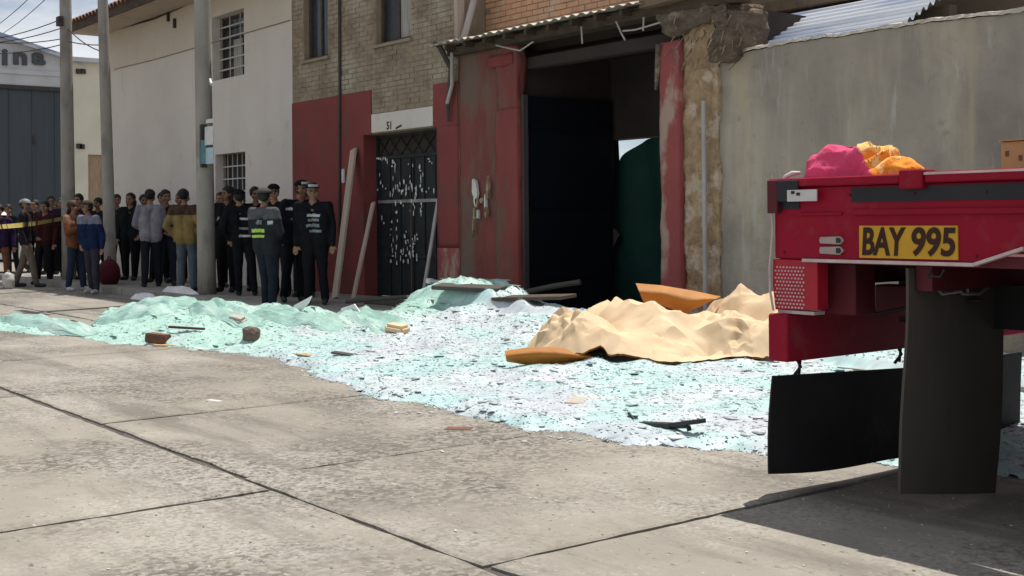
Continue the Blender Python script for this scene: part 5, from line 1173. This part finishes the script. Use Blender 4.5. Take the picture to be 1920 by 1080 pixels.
def person(px, ytop, Y, label, face, top, pants, arms=('hang', 'hang'), hair='short', cap=None, shoe=None, sleeve=None, stride=0.0, build=1.0, vest=None, onroad=None, jacket=.012, turn=0.0, kneel=0, yoke=None, Hc=None):
    base = (PZ if Y > KY else 0.0) if onroad is None else onroad
    P0 = atY(px, 410, Y); topz_ = atY(px, ytop, Y).z; H = min(1.84, max(1.52, topz_ - base)) if Hc is None else Hc
    if turn == 0: turn = random.uniform(-.55, .55)
    if stride == 0: stride = random.uniform(-.09, .09)
    sway = random.uniform(-.05, .05); lean_ = random.uniform(-.06, .10)
    S = H/1.72; mb = MB(); parts = []       # parts: (a, b, ra, rb, region)
    def cap_(a, b, ra, rb, reg, n=10):
        roundcone(mb, a, b, ra, rb, n); parts.append((Vector(a), Vector(b), ra, rb, reg))
    j = jacket; B = build
    sh = [(.185*B*sx, -.005, 1.395) for sx in (-1, 1)]
    # torso
    for sx in (-1, 1):
        cap_((.075*sx*B, 0, .985), (.095*sx*B, .01, 1.22), .098*B + j, .108*B + j, 'top', 14); cap_((.095*sx*B, .01, 1.22), (.105*sx*B, -.005, 1.35), .108*B + j, .075 + j, 'top', 14)
        cap_((.03*sx, -.01, 1.40), sh[(sx+1)//2], .062, .058 + j, 'top')
        cap_((.075*sx*B, .0, .90), (.075*sx*B, .0, 1.02), .108*B + j*1.3, .102*B + j, 'top', 14)
        # legs
        st = stride*sx; hip = (.085*sx, 0, .90); kn = (.105*sx, st*.5 + .015, .49); an = (.12*sx, st - .02, .10 + (abs(st)*.1 if st < 0 else 0))
        cap_(hip, kn, .100*B, .072, 'pants', 12); cap_(kn, an, .070, .058, 'pants', 12)
        cap_((an[0], an[1] + .0, .045), (an[0] + .03*sx, an[1] + .16, .038), .045, .036, 'shoe')
        # arms
        e, w_, fd = ARMS[arms[(sx+1)//2]]; e = (e[0]*sx, e[1], e[2]); w_ = (w_[0]*sx, w_[1] + (.03 if arms[0] == 'cross' and sx > 0 else 0), w_[2] - (.045 if arms[0] == 'cross' and sx > 0 else 0)); fdv = Vector((fd[0]*sx, fd[1], fd[2])).normalized()
        sreg = 'top' if sleeve is None else 'sleeve'
        cap_(sh[(sx+1)//2], e, .060 + j, .047 + j, sreg); cap_(e, w_, .047 + j, .036 + j*.8, sreg)
        w_ = Vector(w_); side = fdv.cross(Vector((0, 0, 1)) if abs(fdv.z) < .9 else Vector((0, 1, 0))).normalized()
        palm = w_ + fdv*.075; cap_(w_, w_ + fdv*.02, .030, .032, 'skin')
        for q in (-1, 0, 1): cap_(w_ + fdv*.025 + side*.012*q, palm + side*.022*q, .019, .019, 'skin', 8)
        bend = fdv.cross(side)*(.25*sx)
        for q, ln in ((-1.5, .058), (-.5, .072), (.5, .070), (1.5, .052)):
            r1 = palm + side*.019*q; m_ = r1 + fdv*ln*.55 + side*.004*q; t_ = m_ + (fdv + bend*1.6).normalized()*ln*.55
            cap_(r1, m_, .0100, .0098, 'skin', 6); cap_(m_, t_, .0098, .0085, 'skin', 6)
        th = w_ + fdv*.03 - side*.026; t1_ = th + (fdv*.7 - side*.75).normalized()*.038; cap_(th, t1_, .013, .0115, 'skin', 6); cap_(t1_, t1_ + (fdv*.95 - side*.3).normalized()*.032, .0115, .0095, 'skin', 6)
    cap_((0, -.005, 1.38), (0, .012, 1.49), .058, .053, 'skin'); cap_((-.03, -.01, 1.40), (.03, -.01, 1.40), .066 + j*.4, .066 + j*.4, 'top')
    # head
    rot = Matrix.Rotation(turn, 3, 'Z'); hc = Vector((0, .022, 1.605))
    def hd(v): return hc + rot @ Vector(v)
    def hcap(a, b, ra, rb): cap_(hd(a), hd(b), ra, rb, 'skin', 12)
    hcap((0, -.018, .025), (0, .012, .03), .086, .080); hcap((0, .02, -.03), (0, .032, -.078), .066, .040); hcap((0, .075, .0), (0, .098, -.032), .010, .015)
    for sx in (-1, 1): hcap((.076*sx, -.008, .012), (.076*sx, -.014, -.028), .014, .010); hcap((.05*sx, .045, -.03), (.045*sx, .04, -.05), .034, .028)
    me0 = bpy.data.meshes.new('b'); me0.from_pydata(mb.v, [], mb.f); ob = bpy.data.objects.new('b', me0); COL.objects.link(ob)
    md = ob.modifiers.new('r', 'REMESH'); md.mode = 'VOXEL'; md.voxel_size = .012; md.use_smooth_shade = True
    sm = ob.modifiers.new('s', 'SMOOTH'); sm.factor = .5; sm.iterations = 2
    bpy.context.view_layer.update(); me = bpy.data.meshes.new_from_object(ob.evaluated_get(bpy.context.evaluated_depsgraph_get())); bpy.data.objects.remove(ob); me.name = 'body'
    nv = len(me.vertices); co = np.empty(nv*3); me.vertices.foreach_get('co', co); co = co.reshape(-1, 3)
    nr = np.empty(nv*3); me.vertices.foreach_get('normal', nr); nr = nr.reshape(-1, 3)
    # region per vertex from the nearest limb
    best = np.full(nv, 9.); reg = np.zeros(nv, int); names = ['top', 'pants', 'skin', 'shoe', 'sleeve', 'eye', 'lip', 'yoke']
    for a, b, ra, rb, rg in parts:
        a, b = np.array(a), np.array(b); d = b - a; t = np.clip(((co - a) @ d)/max(1e-9, d @ d), 0, 1); dist = np.linalg.norm(co - a - t[:,None]*d, axis=1) - (ra + (rb - ra)*t)
        k = dist < best; best[k] = dist[k]; reg[k] = names.index(rg)
    # cloth folds on garments
    gm = np.isin(reg, (0, 1, 4)); f = (fbm(co*np.array([9, 9, 5]) + px, 3) - .5); co2 = co + nr*(f*.026*gm)[:,None]
    for sx in (-1, 1):
        ey = np.array(hd((.031*sx, .082, .012))); reg[(np.linalg.norm((co - ey)*np.array([.7, 1, 1.3]), axis=1) < .017)] = 5
    lp_ = np.array(hd((0, .085, -.068))); reg[(np.linalg.norm((co - lp_)*np.array([.55, 1, 1.6]), axis=1) < .017)] = 6
    if yoke is not None: reg[(reg == 0) & (co[:,2] > 1.30)] = 7
    def bend_(c):
        c = c.copy(); zq = np.clip(c[:,2] - .85, 0, 2); c[:,0] += sway*3*zq*(1 - .5*zq) + sway*1.2*np.clip(c[:,2], 0, .85); c[:,1] += lean_*zq; return c
    co2 = bend_(co2); me.vertices.foreach_set('co', (co2*S).ravel())
    sl_ = sleeve or top
    for c in (cloth(top), cloth(pants), SKIN, shoe or SHOE, cloth(sl_), EYE, LIP, cloth(yoke or top)): me.materials.append(c)
    npoly = len(me.polygons); ls = np.empty(npoly, np.int32); me.polygons.foreach_get('loop_start', ls); lv = np.empty(len(me.loops), np.int32); me.loops.foreach_get('vertex_index', lv)
    me.polygons.foreach_set('material_index', reg[lv[ls]].astype(np.int32)); me.polygons.foreach_set('use_smooth', np.ones(npoly, bool)); me.update()
    root = empty('person', (P0.x, Y, base), label, 'person', None, face); link('body', me, None, root)
    def child(name, m, mat, smooth=True): 
        bent = name != 'garment_strip'
        if bent: m.v = [tuple(q) for q in bend_(np.array(m.v))]
        o = link(name, m.mesh(name, 0, None, smooth), mat, root); o.scale = (S, S, S); return o
    # hair and caps
    hm = MB(); hmat = HAIRB if hair == 'brown' else HAIR
    def hell(c, rx, ry, rz):
        n0 = len(hm.v); ell(hm, (0, 0, 0), rx, ry, rz, 16, 12)
        for i in range(n0, len(hm.v)):
            v = Vector(hm.v[i]); v *= 1 + .10*mnoise.noise(v*28 + Vector((px, 0, 0))); hm.v[i] = tuple(hd(v + Vector(c)))
    if cap is None: hell((0, -.022, .042), .095, .108, .098)
    else: hell((0, -.030, .015), .090, .090, .085)
    if hair == 'long': hell((0, -.05, -.07), .105, .07, .15)
    child('hair', hm, hmat)
    if cap is not None:
        cmat, band = cap; cm = MB(); n = 18; V = []
        for i in range(6):
            t = math.pi/2*i/5; 
            for k in range(n): a = 2*math.pi*k/n; V.append(tuple(hd((.100*math.cos(t)*math.cos(a), -.012 + .118*math.cos(t)*math.sin(a), .052 + .082*math.sin(t)))))
        cm.add(V, [(i*n+k, i*n+(k+1) % n, (i+1)*n+(k+1) % n, (i+1)*n+k) for i in range(5) for k in range(n)] + [tuple(range(n))[::-1]])
        co_ = child('cap', cm, cloth(cmat)); bm_ = MB(); arc = [(-.085 + .17*i/8) for i in range(9)]
        bot = [hd((x, .085*math.sqrt(max(0, 1 - (x/.1)**2)) + .0, .054)) for x in arc]; tip = [hd((x*.92, .098 + .085*math.sqrt(max(0, 1 - (x/.095)**2)), .044)) for x in arc]
        V = [tuple(v) for v in bot + tip] + [tuple(v + Vector((0, 0, .006))) for v in bot + tip]; F = [(i, i+1, 9+i+1, 9+i) for i in range(8)] + [(18+i, 27+i, 27+i+1, 18+i+1) for i in range(8)] + [(9+i, 9+i+1, 27+i+1, 27+i) for i in range(8)]
        child('cap_brim', bm_.add(V, F), cloth(cmat))
        if band:
            V = []; 
            for i in range(9):
                a = math.pi/2 + (i/8 - .5)*1.5
                for z in (.064, .098): V.append(tuple(hd((.106*math.cos(a), -.012 + .124*math.sin(a), z))))
            V += [tuple(Vector(v)*.0 + Vector(v) - (rot @ Vector((0, .004, 0)))) for v in V]
            child('cap_badge', MB().add(V, [(2*i, 2*i+2, 2*i+3, 2*i+1) for i in range(8)]), REFW)
    # printed or reflective strips: thin shells lifted off the torso surface
    if vest:
        pc = co2[lv[ls]]; pn = nr[lv[ls]]; torso = (reg[lv[ls]] == 0) | (reg[lv[ls]] == 7)
        lt = np.diff(np.append(ls, len(lv)))
        for (z0, z1, x0_, x1_, frontside, mat) in vest:
            sel = torso & (pc[:,2] > z0) & (pc[:,2] < z1) & (pc[:,0] > x0_) & (pc[:,0] < x1_) & ((pn[:,1]*frontside > .05))
            V, F = [], []
            for i in np.nonzero(sel)[0]:
                b = len(V); vi = lv[ls[i]:ls[i]+lt[i]]; V += [tuple(co2[q] + nr[q]*.006) for q in vi]; F.append(tuple(range(b, b + len(vi))))
            if F: child('garment_strip', MB().add(V, F), mat)
    return root
BLK = (.012, .012, .015); NAVY = (.012, .014, .022); DJEAN = (.022, .027, .04)
FW = R_(180 + 52)        # roughly towards the camera
AW = R_(52)
# policemen and the dark group by the red wall
person(592, 344, 8.75, 'policeman in black uniform with pale chest print standing next to the wide plank', FW - .1, BLK, BLK, ('hang', 'hang'), cap=(BLK, True), vest=[(1.25, 1.285, -.10, .09, 1, REFW), (1.19, 1.22, -.09, .07, 1, REFD), (1.11, 1.15, -.10, .09, 1, REFD), (1.03, 1.07, -.12, .06, 1, REFD)], build=1.2)
person(547, 331, 8.75, 'tallest policeman in black with a white-badged black cap, beside the policeman with pale chest print', FW + .5, NAVY, BLK, ('cross', 'cross'), cap=(BLK, True), vest=[(1.30, 1.34, .02, .12, 1, REFW)], build=1.2)
person(505, 353, 8.2, 'policeman with lime reflective strips across his dark vest, back half turned', R_(20), (.026, .027, .032), (.020, .023, .034), ('clasp', 'clasp'), cap=((.09, .085, .08), False), vest=[(1.04, 1.085, -.20, .04, -1, REFL), (1.12, 1.16, -.20, .04, -1, REFL), (1.22, 1.28, -.13, -.03, -1, REFD), (1.22, 1.27, .08, .14, -1, REFW)], build=1.14, yoke=(.10, .10, .105))
person(462, 356, 8.95, 'policeman seen from behind with two white strips on his black vest', AW + .25, BLK, BLK, ('pocket', 'hips'), cap=(BLK, True), vest=[(1.24, 1.275, -.11, .11, -1, REFW), (1.08, 1.12, -.12, .10, -1, REFD), (.96, 1.0, -.12, .10, -1, REFW)])
person(424, 347, 9.15, 'dark-haired person in a plain black jacket next to the pole with notices', FW - .2, (.016, .018, .022), BLK, ('pocket', 'cross'), hair='long', vest=[(1.17, 1.24, .06, .085, 1, REFW)], build=1.06)
person(407, 362, 9.7, 'person in dark clothes mostly hidden behind the pole with notices', FW + .3, (.02, .02, .024), BLK)
# bystanders by the white wall
person(351, 356, 8.75, 'man in a tan jacket with brown shoulders and pale jeans, seen from behind', AW - .1, (.26, .19, .075), (.10, .125, .15), ('pocket', 'pocket'), yoke=(.075, .05, .032), jacket=.02)
person(311, 353, 9.2, 'man in a dark purple jacket facing the man in the light grey sweater', FW + .25, (.030, .024, .048), (.03, .036, .05), ('pocket', 'clasp'))
person(283, 355, 8.85, 'man in a light grey sweater with dark sleeve, seen from behind', AW + .35, (.26, .25, .29), (.018, .020, .026), ('clasp', 'clasp'), sleeve=(.20, .19, .23), jacket=.016)
person(297, 362, 9.65, 'dark-haired person whose head shows behind the light grey sweater', FW, (.02, .018, .024), BLK)
person(243, 362, 9.5, 'woman with long dark hair in black coat standing against the white wall', FW - .15, (.014, .018, .021), BLK, ('pocket', 'hang'), hair='long', build=1.05)
person(222, 349, 9.75, 'person in dark green top partly hidden by the leaning pole', FW + .2, (.02, .028, .024), BLK)
# people by the tape
person(175, 377, 7.95, 'young man in a blue jacket with white shoulders and grey jeans', FW - .35, (.014, .026, .075), (.045, .045, .06), ('hang', 'pocket'), shoe=WSHOE, yoke=(.20, .21, .27), cap=((.05, .045, .05), False))
person(143, 377, 8.0, 'person in an orange-brown jacket and blue jeans turned towards the blue jacket', R_(300), (.21, .080, .042), (.030, .042, .075), ('clasp', 'phone'), hair='brown', shoe=WSHOE, yoke=(.30, .16, .10))
person(158, 364, 8.9, 'dark-haired person whose head shows above the orange-brown jacket', FW, (.03, .022, .024), BLK)
person(106, 364, 8.9, 'person in a dark plum top and black trousers next to the straight pole', FW + .1, (.035, .022, .038), BLK, ('cross', 'cross'))
person(80, 378, 8.3, 'dark-haired person in maroon between the plum top and the grey cap', FW - .2, (.05, .016, .018), (.018, .016, .02))
person(50, 357, 7.7, 'man with a light grey cap, dark jacket and beige trousers, legs apart', R_(330), (.022, .02, .024), (.17, .135, .11), ('clasp', 'hang'), cap=((.30, .30, .31), False), stride=.22)
person(2, 385, 7.4, 'person in a purple top and orange-brown trousers cut by the caution tape', FW + .4, (.035, .02, .06), (.19, .085, .05), ('hang', 'pocket'), shoe=WSHOE)
# more of the crowd, further back
person(24, 384, 8.6, 'person in a dark jacket and trousers behind the purple top', FW - .3, (.018, .017, .02), BLK, ('phone', 'pocket'), turn=.4)
person(66, 376, 9.3, 'person in a charcoal coat far back behind the maroon top', FW + .1, (.024, .022, .022), BLK, ('cross', 'cross'), turn=-.3)
person(92, 382, 9.2, 'short person in a dark brown jacket behind the plum top', FW, (.035, .024, .018), BLK, turn=.5)
person(118, 372, 9.5, 'person in black leaning close behind the straight pole', FW + .3, (.012, .012, .014), BLK, ('pocket', 'pocket'))
person(186, 372, 9.4, 'person in dark grey against the cream house behind the blue jacket', FW + .2, (.03, .03, .033), BLK, turn=-.5)
person(262, 366, 9.9, 'person in dark brown standing at the white wall behind the black coat', FW + .1, (.03, .02, .016), BLK, turn=.4)
person(332, 362, 9.8, 'person in a black top at the white wall behind the tan jacket', FW - .2, (.016, .016, .018), BLK, turn=-.4)
person(482, 352, 9.7, 'person in black under the barred window behind the policemen', FW + .2, BLK, BLK, ('cross', 'cross'), turn=.3)
person(527, 346, 9.3, 'policeman in plain black close behind the tallest policeman', FW - .3, BLK, BLK, ('hips', 'pocket'), cap=(BLK, False), turn=.5)
person(570, 352, 9.5, 'dark-clothed man at the red wall behind two policemen', FW, (.014, .013, .015), BLK, ('pocket', 'pocket'), turn=-.4)
# bags on the ground
def bag(px, Y, w_, d_, h, mat, label, name='bag'):
    p = atY(px, 410, Y); b0 = PZ if Y > KY else 0; mb = MB(); ell(mb, (0, 0, h*.42), w_/2, d_/2, h*.55, 18, 12)
    mb.v = [tuple(Vector((x, y, max(0, z))) + Vector((x, y, 0)).normalized()*.03*mnoise.noise((x*9, y*9, z*9)) + Vector((0, 0, .04*mnoise.noise((x*6, y*6, z*6+4))*(z > .02)))) for x, y, z in mb.v]
    root = empty(name, (p.x, Y, b0), label, 'bag'); link('sack', mb.mesh('sack', 0, None, True), mat, root)
    hb = MB().tube([(-w_*.2, 0, h*.85), (-w_*.12, 0, h*1.05), (w_*.12, 0, h*1.05), (w_*.2, 0, h*.85)], .012, 6); link('handle', hb.mesh('handle'), mat, root)
G['maroon'] = M('maroon_cloth', (.085, .008, .016), (.06, .006, .012), 6, .9, .3, 20); G['whitebag'] = M('white_plastic_bag', (.5, .48, .46), (.4, .38, .36), 6, .6, .3, 20)
bag(204, 8.6, .5, .42, .52, 'maroon', 'dark red sack beside the leaning pole')
bag(15, 7.2, .30, .24, .36, 'whitebag', 'white carrier bag on the road by the orange-brown trousers')
